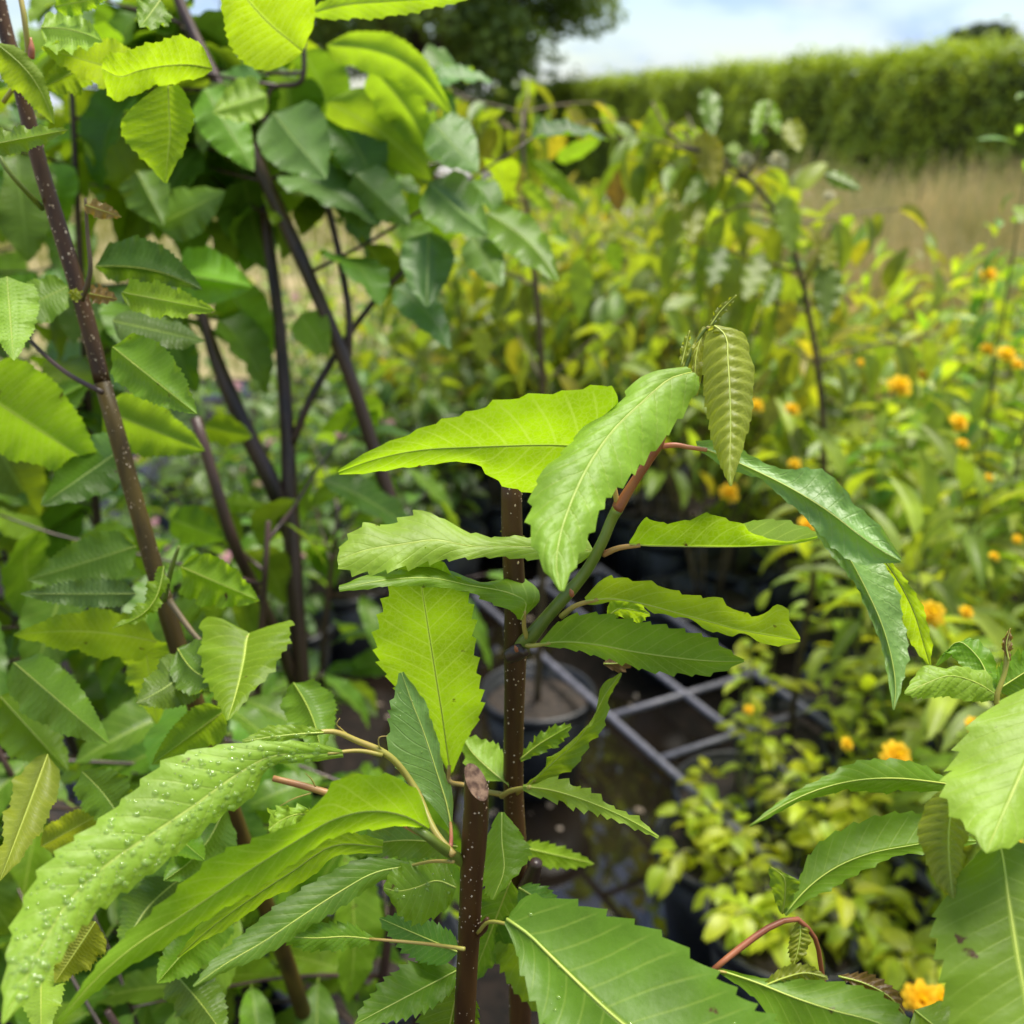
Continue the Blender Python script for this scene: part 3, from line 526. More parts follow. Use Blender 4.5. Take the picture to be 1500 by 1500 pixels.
cutV = Vt[:20]; cc = cutV.mean(0); inner = cc+(cutV-cc)*0.72-axis*0.0004; pith = cc+(cutV-cc)*0.25-axis*0.0002
Vc = np.vstack([cutV, inner, pith, cc[None]-axis*.0002])
Fc = [[i, (i+1) % 20, 20+(i+1) % 20, 20+i] for i in range(20)]+[[20+i, 20+(i+1) % 20, 40+(i+1) % 20, 40+i] for i in range(20)]+[[40+i, 40+(i+1) % 20, 40+(i+2) % 20, 60] for i in range(0, 20, 2)]
obj('cut_face', mesh_np('cut_face', Vc-off(B), np.array(Fc), smooth=False), M['cut'], st2)
pot((foot1[0]+foot2[0])/2, (foot1[1]+foot2[1])/2, 'black pot holding the pruned chestnut stem and its neighbour with the green side shoot', s=1.3)
pxtube('bud', [(700, 1366, .456, 16), (708, 1358, .450, 15), (714, 1345, .446, 6)], M['bark'], B, 8, 4)
pxtube('shoot', [(680, 1264, .445, 17), (663, 1252, .438, 17), (645, 1240, .430, 16), (622, 1222, .425, 14), (600, 1208, .43, 11)], M['shoot'], B, 10)
pxtube('shoot', [(625, 1224, .428, 12), (560, 1190, .437, 11), (485, 1163, .440, 11), (440, 1150, .44, 10), (400, 1140, .44, 9)], M['pink'], B, 10)
pxtube('shoot', [(664, 1252, .432, 11), (640, 1222, .440, 10), (605, 1150, .455, 10), (568, 1106, .450, 10), (520, 1084, .445, 9), (490, 1072, .44, 8), (452, 1074, .435, 6)], M['petiole'], B, 10)
for pts in ([(520, 1084, .445, 2.5), (500, 1068, .442, 2.2), (493, 1060, .44, 1.5), (498, 1052, .44, 1)], [(566, 1104, .45, 3), (555, 1092, .447, 2.4), (556, 1080, .446, 2), (568, 1078, .446, 1)], [(462, 1152, .437, 2.5), (455, 1140, .435, 2), (447, 1132, .434, 1)], [(455, 1162, .437, 2.4), (430, 1170, .435, 2), (408, 1182, .434, 1)]):
    pxtube('stipule', pts, M['petiole'], B, 6, 5)
hero(B, [(662, 1216, 658, 1214, 665, 1212), (655, 1180, 625, 1170, 663, 1170), (642, 1138, 600, 1142, 653, 1136), (630, 1100, 571, 1110, 642, 1092), (618, 1065, 570, 1060, 634, 1060), (604, 1030, 574, 1035, 622, 1030), (588, 985, 584, 986, 592, 984)],
     .450, .462, 'sheen', al=18, ar=-25, teeth=12, amp=.0016, relief=.0011, wavy=.0016, rib=.0008, petiole=[(660, 1240, .436, 7), (661, 1228, .442, 6)], pmat='pink', drops=40, dropmax=.0009)
hero(B, [(502, 1104, 500, 1098, 503, 1110), (450, 1104, 455, 1088, 455, 1116), (400, 1107, 402, 1086, 398, 1122), (345, 1136, 318, 1092, 366, 1168), (288, 1178, 246, 1115, 320, 1198), (222, 1222, 186, 1168, 262, 1246), (155, 1268, 118, 1224, 190, 1300), (100, 1322, 64, 1272, 132, 1344), (62, 1385, 24, 1345, 92, 1396), (30, 1450, 8, 1425, 48, 1455), (3, 1500, 2, 1499, 6, 1500)],
     .440, .345, 'pale', lift=-2, al=12, ar=20, teeth=17, amp=.0022, relief=.0019, wavy=.0010, bow=.08, rib=.0003, petiole=[(560, 1106, .448, 7), (530, 1100, .445, 6)], drops=520, dropmax=.0016, label='large wet leaf covered in water drops')
hero(B, [(474, 1073, 474, 1071, 474, 1076), (440, 1075, 450, 1064, 440, 1080), (400, 1079, 400, 1063, 400, 1088), (355, 1086, 355, 1084, 356, 1088)], .436, .425, 'mid', teeth=9, amp=.0008, drops=25, dropmax=.0012)
hero(B, [(628, 1214, 630, 1208, 624, 1217), (595, 1196, 612, 1160, 590, 1210), (540, 1188, 550, 1138, 535, 1214), (490, 1200, 498, 1142, 497, 1222), (440, 1228, 440, 1200, 455, 1248), (385, 1262, 378, 1230, 402, 1282), (325, 1302, 308, 1258, 345, 1322), (265, 1342, 240, 1322, 282, 1360), (205, 1380, 172, 1382, 218, 1398), (150, 1425, 135, 1424, 162, 1436), (85, 1497, 84, 1495, 88, 1499)],
     .428, .330, 'young', face='under', lift=34, al=0, ar=10, teeth=17, amp=.0022, relief=.0003, wavy=.0010, rib=.0006)
hero(B, [(470, 1200, 472, 1196, 470, 1206), (440, 1192, 445, 1182, 438, 1206), (415, 1200, 412, 1184, 420, 1224), (393, 1215, 392, 1190, 396, 1228)], .44, .42, 'pale', teeth=7, amp=.003, wavy=.003, relief=.001)
hero(B, [(560, 1240, 562, 1232, 560, 1248), (490, 1238, 495, 1215, 495, 1256), (430, 1275, 420, 1255, 440, 1292), (365, 1318, 350, 1300, 372, 1332), (310, 1358, 298, 1350, 314, 1368), (260, 1402, 259, 1401, 262, 1403)], .462, .43, 'mid', face='under', teeth=13, amp=.0012)
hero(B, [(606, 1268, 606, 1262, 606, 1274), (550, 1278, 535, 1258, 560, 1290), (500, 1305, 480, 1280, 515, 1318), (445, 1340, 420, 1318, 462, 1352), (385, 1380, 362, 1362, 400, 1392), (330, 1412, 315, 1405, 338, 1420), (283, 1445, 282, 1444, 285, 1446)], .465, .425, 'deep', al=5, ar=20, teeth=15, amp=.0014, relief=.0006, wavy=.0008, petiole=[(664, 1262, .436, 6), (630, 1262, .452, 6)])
hero(B, [(548, 1376, 548, 1372, 548, 1380), (510, 1372, 510, 1354, 515, 1388), (460, 1374, 455, 1355, 455, 1392), (402, 1370, 401, 1369, 402, 1372)], .455, .435, 'mid', teeth=12, amp=.0016, petiole=[(680, 1390, .435, 6), (620, 1382, .45, 6)])
hero(B, [(668, 1300, 668, 1296, 668, 1304), (640, 1290, 650, 1262, 655, 1330), (610, 1300, 610, 1264, 612, 1352), (580, 1305, 575, 1275, 582, 1332), (562, 1300, 562, 1297, 562, 1303)], .452, .458, 'mid', face='top', teeth=10, amp=.0022, relief=.0008, drops=30, dropmax=.0011)
blade(B, (672, 1395), (556, 1345), 34, 26, .47, .49, 'deep', teeth=12, amp=.002)
blade(B, (670, 1240), (500, 1250), 26, 30, .50, .55, 'deep', teeth=12, bend=14)
blade(B, (665, 1290), (540, 1200), 24, 28, .53, .57, 'mid', teeth=12)
blade(B, (672, 1420), (520, 1500), 30, 42, .48, .47, 'mid', teeth=12)
blade(B, (672, 1440), (640, 1590), 40, 45, .48, .49, 'deep', teeth=12)
hero(B, [(742, 1346, 748, 1338, 738, 1352), (766, 1362, 768, 1314, 754, 1386), (800, 1394, 832, 1320, 763, 1420), (845, 1438, 900, 1344, 786, 1475), (895, 1485, 972, 1370, 812, 1530), (950, 1530, 1045, 1428, 862, 1580), (1010, 1575, 1100, 1474, 930, 1612), (1080, 1612, 1150, 1512, 1020, 1642), (1150, 1636, 1152, 1630, 1150, 1640)],
     .425, .37, 'mid', al=12, ar=-5, teeth=13, amp=.0034, relief=.0007, wavy=.0010, bow=.05, rib=.0011, petiole=[(700, 1366, .452, 6), (720, 1350, .435, 7)], drops=40, dropmax=.0010, label='broad flat green leaf with pale yellow midrib')

# ------------------------------------------------------------------ sapling at the right edge
foot3 = np.array([0.42, 0.62, SOIL_Z])
R_ = thing('chestnut_sapling', 'young chestnut with broad pale leaves and curled olive new leaves beside the yellow flowering bushes', 'sapling', tuple(foot3))
pot(foot3[0], foot3[1], 'black pot of the chestnut with curled olive new leaves')
s3 = np.vstack([P(1640, 900, .50), P(1655, 1150, .50), P(1665, 1400, .51), foot3]); tube('stem', s3, [.003, .0045, .0055, .007], M['bark'], R_, 12, 8)
pxtube('shoot', [(1655, 1150, .50, 10), (1560, 1090, .47, 9), (1460, 1020, .455, 8), (1472, 985, .455, 7), (1476, 945, .455, 9), (1478, 925, .455, 5)], M['petiole'], R_, 8)
hero(R_, [(1478, 968, 1476, 966, 1480, 968), (1474, 945, 1468, 945, 1482, 944), (1480, 920, 1479, 920, 1481, 920)], .453, .45, 'bronze', teeth=6, amp=.0006, relief=.001)
hero(R_, [(1462, 1020, 1462, 1018, 1463, 1024), (1430, 1000, 1442, 984, 1430, 1028), (1390, 990, 1395, 978, 1385, 1020), (1355, 1002, 1350, 980, 1350, 1022), (1325, 1016, 1325, 1014, 1326, 1018)], .46, .45, 'pale', al=40, ar=10, teeth=11, amp=.0010, relief=.0016, wavy=.001)
hero(R_, [(1455, 1012, 1456, 1010, 1458, 1014), (1430, 960, 1410, 975, 1462, 980), (1405, 940, 1388, 955, 1432, 935), (1372, 975, 1370, 974, 1374, 976)], .47, .48, 'mid', teeth=11, amp=.0012, relief=.0014)
blade(R_, (1462, 1010), (1540, 960), 30, 30, .47, .47, 'mid', teeth=11, relief=.001)
hero(R_, [(1585, 985, 1570, 975, 1600, 990), (1545, 1030, 1465, 1026, 1600, 1050), (1520, 1080, 1418, 1072, 1590, 1110), (1497, 1130, 1394, 1125, 1565, 1165), (1475, 1180, 1385, 1170, 1528, 1208), (1456, 1222, 1418, 1212, 1480, 1238), (1444, 1250, 1442, 1248, 1446, 1250)],
     .42, .385, 'pale', al=18, ar=10, teeth=11, amp=.0030, relief=.0013, wavy=.0014, petiole=[(1655, 1000, .47, 7)])
hero(R_, [(1402, 1150, 1398, 1148, 1406, 1150), (1395, 1180, 1362, 1172, 1420, 1185), (1390, 1215, 1346, 1210, 1418, 1222), (1390, 1255, 1354, 1252, 1410, 1262), (1393, 1290, 1374, 1295, 1404, 1292), (1396, 1316, 1395, 1316, 1398, 1316)], .405, .40, 'olive', al=30, ar=40, teeth=13, amp=.0010, relief=.0020, k=1.0)
hero(R_, [(1462, 1225, 1455, 1225, 1468, 1224), (1470, 1262, 1425, 1258, 1530, 1250), (1476, 1310, 1392, 1300, 1570, 1300), (1484, 1360, 1368, 1356, 1590, 1350), (1492, 1410, 1380, 1410, 1600, 1400), (1502, 1460, 1388, 1470, 1590, 1450), (1512, 1520, 1425, 1525, 1570, 1510), (1520, 1570, 1518, 1570, 1522, 1570)],
     .40, .375, 'mid', al=10, ar=10, teeth=12, amp=.0030, relief=.0006, wavy=.0012, bow=.05, rib=.0008, petiole=[(1560, 1120, .46, 7), (1480, 1190, .42, 6)])
pxtube('shoot', [(1665, 1640, .56, 9), (1400, 1680, .53, 9), (1235, 1560, .49, 8), (1205, 1430, .463, 7), (1188, 1365, .452, 7), (1162, 1345, .447, 8), (1140, 1352, .445, 9), (1085, 1388, .44, 10), (1044, 1421, .435, 8)], M['redshoot'], R_, 10)
hero(R_, [(1150, 1340, 1148, 1336, 1152, 1342), (1172, 1312, 1165, 1300, 1182, 1320), (1222, 1272, 1196, 1240, 1228, 1296), (1275, 1250, 1250, 1208, 1278, 1268), (1325, 1240, 1308, 1192, 1322, 1252), (1380, 1232, 1365, 1195, 1378, 1250), (1430, 1232, 1429, 1230, 1430, 1235)], .446, .45, 'mid', al=15, ar=5, teeth=12, amp=.0018, relief=.0007, rib=.0006)
hero(R_, [(1146, 1338, 1143, 1337, 1149, 1338), (1150, 1310, 1134, 1315, 1166, 1308), (1148, 1285, 1127, 1282, 1170, 1290), (1130, 1270, 1128, 1269, 1132, 1271)], .448, .452, 'deep', face='under', teeth=7, amp=.0008)
hero(R_, [(1400, 1150, 1400, 1146, 1400, 1154), (1365, 1145, 1370, 1130, 1365, 1158), (1310, 1140, 1315, 1113, 1308, 1160), (1255, 1143, 1258, 1116, 1252, 1158), (1200, 1156, 1200, 1142, 1198, 1166), (1150, 1178, 1148, 1170, 1152, 1184), (1098, 1210, 1098, 1209, 1100, 1211)], .46, .43, 'mid', al=20, ar=35, teeth=13, amp=.0012, relief=.0006)
hero(R_, [(1050, 1420, 1048, 1416, 1052, 1424), (1110, 1440, 1115, 1432, 1105, 1462), (1160, 1460, 1180, 1436, 1150, 1510), (1220, 1480, 1250, 1442, 1205, 1540), (1290, 1500, 1318, 1478, 1280, 1550), (1350, 1540, 1352, 1538, 1350, 1543)], .437, .41, 'mid', al=10, ar=5, teeth=12, amp=.0016, relief=.0006, petiole=[(1044, 1421, .435, 5)])
hero(R_, [(1115, 1446, 1113, 1446, 1118, 1448), (1150, 1432, 1146, 1418, 1156, 1446), (1180, 1425, 1180, 1413, 1184, 1440), (1212, 1432, 1212, 1430, 1213, 1434)], .43, .425, 'olive', teeth=10, amp=.0008, relief=.0014, k=1.0)
hero(R_, [(1228, 1430, 1228, 1428, 1228, 1432), (1265, 1440, 1268, 1426, 1262, 1448), (1305, 1462, 1312, 1452, 1300, 1470), (1330, 1492, 1329, 1492, 1331, 1493)], .435, .425, 'bronze', teeth=10, amp=.0012, relief=.0014, k=1.0)
hero(R_, [(1172, 1348, 1168, 1346, 1176, 1350), (1172, 1370, 1158, 1372, 1186, 1368), (1168, 1395, 1156, 1396, 1182, 1392), (1162, 1415, 1161, 1415, 1164, 1415)], .45, .45, 'olive', teeth=9, amp=.0008, relief=.0014, k=1.0)
blade(R_, (1340, 1480), (1440, 1560), 40, 40, .44, .42, 'mid', teeth=10)

# ------------------------------------------------------------------ shared leaves
def fam(name, mat, count, **kw):
    return [template(name, M[mat], seed=i*7+len(name), curl=kw.get('curl', 0.4)*random.uniform(0.4, 1.7), fold=kw.get('fold', 0.25)*random.uniform(0.2, 1.8), twist=random.uniform(-.5, .5), **{k: v for k, v in kw.items() if k not in ("curl", "fold")}) for i in range(count)]
HORN = fam('broad_leaf', 'horn', 7, Lm=.112, Wm=.070, n=9, shape='broad', teeth=17, amp=.0013, relief=.0010, wavy=.0028, curl=.7, cols=(0, .2, .45, .7, .9, 1.0))
HORNB = fam('glossy_broad_leaf', 'hornblue', 4, Lm=.112, Wm=.072, n=9, shape='broad', teeth=17, amp=.0013, relief=.0010, wavy=.0026, curl=.6, cols=(0, .2, .45, .7, .9, 1.0))
CHES = fam('chestnut_leaf', 'deep', 6, Lm=.155, Wm=.055, n=9, shape='lance', teeth=12, amp=.0022, relief=.0008, wavy=.0022, curl=.8, cols=(0, .25, .55, .8, 1.0))
CHESM = fam('chestnut_leaf', 'mid', 5, Lm=.150, Wm=.055, n=9, shape='lance', teeth=12, amp=.0022, relief=.0008, wavy=.0022, curl=.8, cols=(0, .25, .55, .8, 1.0))
KERR = fam('lance_leaf', 'kerria', 8, Lm=.078, Wm=.021, n=7, shape='ovate', curl=.8, fold=.5, wavy=.001)
LIME = fam('lime_leaf', 'lime', 6, Lm=.040, Wm=.020, n=6, shape='ovate', curl=.6, fold=.4)
VIB = fam('drooping_leaf', 'vib', 7, Lm=.098, Wm=.042, n=8, shape='ovate', curl=.5, fold=.45, wavy=.001)
MASS = fam('mixed_leaf', 'mass', 8, Lm=.062, Wm=.028, n=6, shape='ovate', curl=.6, fold=.4)
DARK = fam('dark_leaf', 'darkmass', 6, Lm=.055, Wm=.030, n=6, shape='ovate', curl=.5, fold=.35)
WEED = fam('shoot_leaf', 'weedgreen', 6, Lm=.075, Wm=.026, n=7, shape='lance', curl=1.0, fold=.5)
def flower_mesh(name, mat, rad, layers=((9, 1.0, .15), (8, .8, .6), (6, .55, 1.0), (4, .3, 1.35))):
    VV, FF, b = [], [], 0
    for n, r, el in layers:
        for i in range(n):
            a = i*2*math.pi/n+el+random.uniform(-.2, .2); e = el+random.uniform(-.15, .15)
            d = np.array([math.cos(a)*math.cos(e), math.sin(a)*math.cos(e), math.sin(e)]); s = np.array([-math.sin(a), math.cos(a), 0]); L = rad*r if el < 1 else rad*.8
            nrm = np.cross(d, s)
            VV += [d*L*.1, d*L*.6+s*L*.34+nrm*L*.06, d*L*1.0+s*L*.14-nrm*L*.12, d*L*1.0-s*L*.14-nrm*L*.12, d*L*.6-s*L*.34+nrm*L*.06, d*L*.65-nrm*L*.03]
            FF += [[b, b+1, b+5, b+4], [b+1, b+2, b+3, b+5], [b+5, b+3, b+4, b]]; FF[-1] = [b+5, b+3, b+4, b+4]; FF[-1] = [b+4, b+5, b+3, b+3]; b += 6
    FF = [f for f in FF if len(set(f)) == 4]+[]
    tri = [[i*6+5, i*6+3, i*6+4] for i in range(len(VV)//6)]
    me = bpy.data.meshes.new(name); me.from_pydata([tuple(v) for v in VV], [], FF+tri); me.materials.append(M[mat])
    return me
FL_O = [flower_mesh('orange_flower', 'orange', .019) for _ in range(3)]
FL_P = [flower_mesh('pink_flower', 'pinkpetal', .016, ((5, 1.0, .2), (4, .6, .7))) for _ in range(2)]
FL_C = [flower_mesh('cream_flower', 'cream', .020, ((9, 1.0, .0), (9, .9, .5), (6, .7, 1.0))) for _ in range(2)]

def put_leaf(parent, fam_, pos, d, up, s):
    t = random.choice(fam_)
    return obj('leaf', t[0], None, parent, matrix=frame(np.asarray(pos)-off(parent), d, up, s))
def unit(v): v = np.asarray(v, float); return v/np.linalg.norm(v)

# ------------------------------------------------------------------ broad-leaved trees on the left
def leafy_twig(parent, p0, d, length, n, fam_, scale, mat, r0=.0022, droop=.35, margin=330):
    d = unit(d); pts = [np.array(p0)]; dd = d.copy()
    for i in range(4):
        pts.append(pts[-1]+dd*length/4); dd = unit(dd+np.array([random.uniform(-.18, .18), random.uniform(-.18, .18), .10-.12*droop]))
    if not (seen(pts[2], margin) and seen(pts[-1], margin)): return 0
    tube('twig', pts, np.linspace(r0, r0*.4, 5), M[mat], parent, 6, 2); cnt = 0
    for i in range(n):
        t = (i+0.8)/n*4*0.999; k = min(3, int(t)); p = pts[k]+(pts[k+1]-pts[k])*(t-k); tw = unit(pts[k+1]-pts[k])
        side = 1 if i % 2 else -1; ld = rot(tw, (0, 0, 1), side*random.uniform(.7, 1.25)) if i < n-1 else tw
        ld = unit(ld+np.array([0, 0, -droop*random.uniform(.2, 2.4)])); up = unit(np.array([random.uniform(-.35, .35), random.uniform(-.5, .2), 1]))
        put_leaf(parent, fam_, p, ld, up, scale*random.uniform(.5, 1.2)); cnt += 1
    return cnt
# front stem, speckled
F1 = np.array([(-14, -60, .62, 24), (2, 20, .62, 25), (28, 120, .62, 26), (58, 240, .62, 27), (92, 350, .62, 28), (122, 450, .62, 29), (150, 560, .625, 29), (178, 660, .63, 30), (208, 770, .63, 30), (240, 880, .635, 32)], float)
F1[:, 2] = np.interp(F1[:, 1], (-60, 880), (.60, .665))
F1w = P(F1[:, 0], F1[:, 1], F1[:, 2]); F1r = F1[:, 3]/2*F1[:, 2]/FPX*0.84
footF = np.array([F1w[-1][0]+.06, F1w[-1][1]+.22, SOIL_Z])
T1 = thing('broadleaf_sapling', 'leaning speckled brown stem with large bright ribbed leaves and olive lower bark', 'sapling', tuple(footF))
pot(footF[0], footF[1], 'black pot of the leaning speckled sapling')
up_ = tube('stem', F1w[:7], F1r[:7], M['bark'], T1, 14, 6, 0); lenticels(up_, F1w[:7], F1r[:7], 420, .00065)
lw = np.vstack([F1w[6:], (F1w[-1]+footF)/2+[.01, .0, 0], footF]); lo_ = tube('stem', lw, np.r_[F1r[6:], .0075, .008], M['barkolive'], T1, 14, 6, 0); lenticels(lo_, lw[:4], F1r[6:], 260, .0006)
pxtube('shoot', [(150, 575, .63, 8), (100, 548, .64, 7), (55, 510, .65, 6), (10, 455, .66, 5)], M['barkdark'], T1, 8)
pxtube('shoot', [(62, 305, .63, 9), (38, 280, .61, 8), (12, 250, .6, 7), (-15, 200, .6, 6)], M['shoot'], T1, 8)
pxtube('shoot', [(120, 440, .62, 8), (132, 400, .61, 7), (128, 340, .605, 6), (125, 290, .6, 4)], M['twig'], T1, 8)
pxtube('shoot', [(5, 150, .60, 7), (40, 90, .59, 8), (36, 30, .58, 8), (22, -40, .58, 7)], M['petiole'], T1, 8)
pxtube('bud', [(46, 86, .588, 9), (46, 72, .586, 10), (45, 55, .585, 3)], M['pink'], T1, 8, 4)
pxtube('shoot', [(240, 880, .63, 9), (252, 830, .62, 8), (262, 800, .615, 5)], M['shoot'], T1, 8)
pxtube('shoot', [(248, 880, .63, 10), (285, 930, .62, 8), (320, 965, .61, 6)], M['twig'], T1, 8)
bl = lambda *a, **k: blade(T1, *a, **{**dict(al=random.uniform(-15, 48), ar=random.uniform(-15, 48), bow=random.uniform(-.08, .14), shape='broad', relief=.0010, wavy=.0018, amp=.0013, teeth=21, rib=.0004, k=3.0), **k})
# leaves whose place the photograph shows
hero(T1, [(311, 100, 311, 98, 311, 104), (280, 95, 292, 62, 285, 116), (245, 96, 255, 54, 245, 123), (205, 103, 208, 68, 212, 131), (175, 112, 170, 78, 178, 148), (148, 100, 150, 86, 158, 140)], .60, .56, 'young', face='under', al=-15, ar=20, teeth=15, amp=.0012, relief=.0008)
hero(T1, [(247, 126, 236, 124, 262, 124), (248, 160, 190, 160, 282, 158), (250, 195, 178, 195, 280, 190), (246, 230, 205, 228, 266, 226), (242, 268, 241, 268, 244, 268)], .60, .575, 'young', face='under', al=10, ar=-35, teeth=12, amp=.0012, relief=.0009)
hero(T1, [(444, 76, 440, 80, 446, 70), (428, 62, 410, 100, 458, 40), (405, 44, 368, 98, 462, -6), (380, 20, 340, 70, 450, -40), (355, -10, 328, 30, 420, -66), (330, -50, 320, -40, 350, -70)], .66, .62, 'young', face='under', al=-5, ar=10, teeth=15, amp=.0014, relief=.0010)
hero(T1, [(452, 20, 452, 16, 453, 26), (500, 8, 498, -12, 505, 28), (570, 2, 570, -15, 572, 24), (640, -2, 640, -14, 642, 10), (700, -6, 700, -8, 700, -4)], .68, .62, 'mid', face='under', teeth=14, amp=.0014, relief=.0009)
bl((-8, 62), (80, 182), 16, 34, .56, .545, 'mid', bend=-14, face='under')
bl((-30, 215), (100, 190), 18, 20, .56, .54, 'mid')
bl((178, 428), (314, 454), 24, 26, .60, .57, 'young', face='top')
bl((140, 390), (296, 424), 44, 22, .66, .64, 'horn', bend=-12)
bl((10, 405), (20, 528), 44, 34, .58, .56, 'pale', relief=.0016)
bl((165, 508), (288, 606), 46, 36, .59, .57, 'mid')
bl((-50, 560), (150, 690), 74, 62, .66, .70, 'mid', face='under', relief=.0006)
bl((-20, 640), (130, 560), 40, 50, .78, .80, 'horn')
hero(T1, [(365, 928, 362, 926, 368, 926), (362, 935, 318, 906, 408, 912), (358, 960, 297, 940, 424, 928), (352, 990, 298, 985, 412, 962), (343, 1025, 316, 1022, 372, 1012), (333, 1056, 332, 1056, 335, 1055)], .59, .55, 'young', teeth=12, amp=.0022, relief=.0012, wavy=.0014, petiole=[(300, 945, .615, 6), (340, 930, .60, 5)])
bl((330, 1040), (222, 1120), 32, 30, .61, .58, 'mid', face='under')
bl((240, 830), (165, 920), 10, 16, .60, .585, 'young', bend=-22, wavy=.003)
bl((265, 830), (380, 880), 34, 40, .64, .62, 'young', face='top', wavy=.003)
bl((60, 40), (150, 60), 30, 34, .60, .58, 'pale', bend=-6)
bl((200, 110), (60, 70), 30, 40, .63, .6, 'pale', face='under')
bl((130, 95), (60, 130), 30, 26, .62, .60, 'mid', face='under')
bl((235, 0), (205, 40), 30, 24, .60, .58, 'mid')
bl((80, 10), (160, -6), 20, 18, .60, .58, 'young')
bl((130, 430), (172, 438), 14, 12, .60, .59, 'bronze', teeth=8)
bl((125, 300), (178, 318), 12, 12, .60, .59, 'bronze', teeth=8)
bl((118, 438), (102, 425), 8, 8, .6, .59, 'olive', teeth=6)
bl((100, 420), (-10, 470), 34, 30, .66, .64, 'mid', face='top')
bl((165, 470), (300, 500), 26, 30, .70, .69, 'horn')
bl((150, 600), (300, 660), 40, 44, .74, .72, 'mid', face='under')
bl((190, 650), (60, 740), 40, 40, .72, .70, 'horn')
bl((200, 800), (40, 850), 40, 36, .70, .68, 'horn', face='top')
bl((200, 870), (30, 870), 20, 22, .66, .63, 'hornblue', relief=.0018)
bl((230, 940), (20, 930), 36, 34, .66, .64, 'mid', bend=10, face='under')
bl((20, 970), (160, 1090), 40, 46, .64, .60, 'horn')
bl((210, 930), (230, 1060), 36, 34, .68, .66, 'mid', face='under')
bl((0, 1020), (100, 1130), 46, 50, .70, .72, 'horn')
bl((70, 1105), (0, 1290), 34, 30, .58, .52, 'olive', relief=.0006)
bl((60, 1240), (170, 1180), 24, 26, .60, .60, 'olive', face='under')
bl((140, 1350), (80, 1440), 34, 30, .55, .54, 'olive', relief=.0012)
bl((60, 1400), (60, 1520), 34, 34, .56, .53, 'pale')
for q in (((300, 960), (200, 1030), 'horn'), ((260, 950), (330, 1000), 'horn'), ((215, 1150), (300, 1260), 'mid'), ((330, 1180), (240, 1290), 'deep'), ((260, 1290), (180, 1400), 'deep'), ((330, 1330), (230, 1440), 'mid'), ((250, 1420), (330, 1520), 'deep'), ((430, 1000), (470, 1100), 'deep'), ((120, 1130), (190, 1230), 'horn')):
    bl(q[0], q[1], 40, 36, .60, .57, q[2], shape='ovate', bend=random.uniform(-14, 14))
# back tree with several dark stems
footT = PZ(470, 1080, 0.0); footT[2] = SOIL_Z; footT[:2] = (-0.235, 1.30)
T2 = thing('hornbeam_tree', 'bushy young tree of several dark purple brown stems with drooping ribbed leaves', 'tree', tuple(footT))
pot(footT[0], footT[1], 'black pot of the bushy dark-stemmed tree', s=1.15)
def pts3(rows): r = np.array(rows, float); return P(r[:, 0], r[:, 1], r[:, 2]), r[:, 3]/2*r[:, 2]/FPX
stems2 = [[(240, -60, 1.08, 15), (270, 20, 1.08, 17), (315, 115, 1.08, 19), (368, 220, 1.08, 21), (410, 310, 1.09, 21), (455, 410, 1.10, 20), (505, 530, 1.12, 20), (545, 650, 1.15, 21), (582, 765, 1.18, 22)],
          [(378, 190, 1.16, 13), (386, 300, 1.16, 16), (405, 440, 1.16, 18), (420, 620, 1.16, 21), (426, 760, 1.17, 26), (432, 860, 1.18, 25), (438, 950, 1.20, 25)],
          [(292, 450, 1.12, 13), (322, 540, 1.13, 22), (360, 630, 1.14, 25), (405, 725, 1.16, 26), (426, 790, 1.18, 22)],
          [(286, 612, 1.0, 17), (310, 690, 1.01, 17), (340, 790, 1.03, 18), (372, 860, 1.08, 18), (400, 920, 1.14, 18)],
          [(466, 255, 1.12, 9), (482, 310, 1.12, 10), (500, 390, 1.12, 10), (512, 480, 1.12, 11), (508, 540, 1.13, 12)],
          [(592, 395, 1.15, 8), (545, 445, 1.15, 9), (495, 515, 1.15, 10), (452, 590, 1.15, 12), (428, 650, 1.16, 12)],
          [(445, 60, 1.05, 7), (440, 120, 1.06, 8), (398, 130, 1.07, 7), (385, 190, 1.08, 9), (372, 232, 1.09, 10)]]
SW = []
for k, rows in enumerate(stems2):
    w, r = pts3(rows)
    if k in (0, 1, 3): w = np.vstack([w, footT+[(.05, .03, .0), (0, 0, 0), None, (-.04, .02, 0)][k]]); r = np.r_[r, r[-1]*1.2]
    tube('stem', w, r, M['barkdark'], T2, 12, 6, .02); SW.append(w)
b2 = lambda *a, **k: blade(T2, *a, **{**dict(al=random.uniform(-15, 48), ar=random.uniform(-15, 48), bow=random.uniform(-.08, .14), shape='broad', relief=.0013, wavy=.0022, amp=.0015, teeth=20, rib=.0004, k=3.0), **k})
b2((392, 140), (312, 165), 30, 36, .98, .96, 'pale', relief=.0018)
b2((400, 165), (478, 262), 56, 50, 1.02, .98, 'hornblue')
b2((478, 66), (664, 172), 30, 34, 1.0, .98, 'mid', bend=-34, face='under')
b2((545, 100), (636, 238), 28, 36, 1.02, 1.0, 'mid', face='under', bend=-10)
b2((480, 150), (632, 264), 48, 46, 1.06, 1.04, 'mid', face='under', bend=-12)
b2((634, 180), (700, 252), 40, 36, 1.02, 1.0, 'hornblue', relief=.002)
b2((628, 268), (715, 345), 44, 42, 1.02, .98, 'hornblue', relief=.002)
b2((690, 345), (736, 420), 30, 28, 1.05, 1.03, 'hornblue')
b2((712, 312), (818, 412), 30, 34, 1.04, 1.0, 'mid', bend=-12)
b2((628, 340), (625, 450), 38, 40, 1.0, .98, 'hornblue')
b2((578, 420), (660, 512), 26, 26, 1.02, 1.0, 'hornblue', bend=-10)
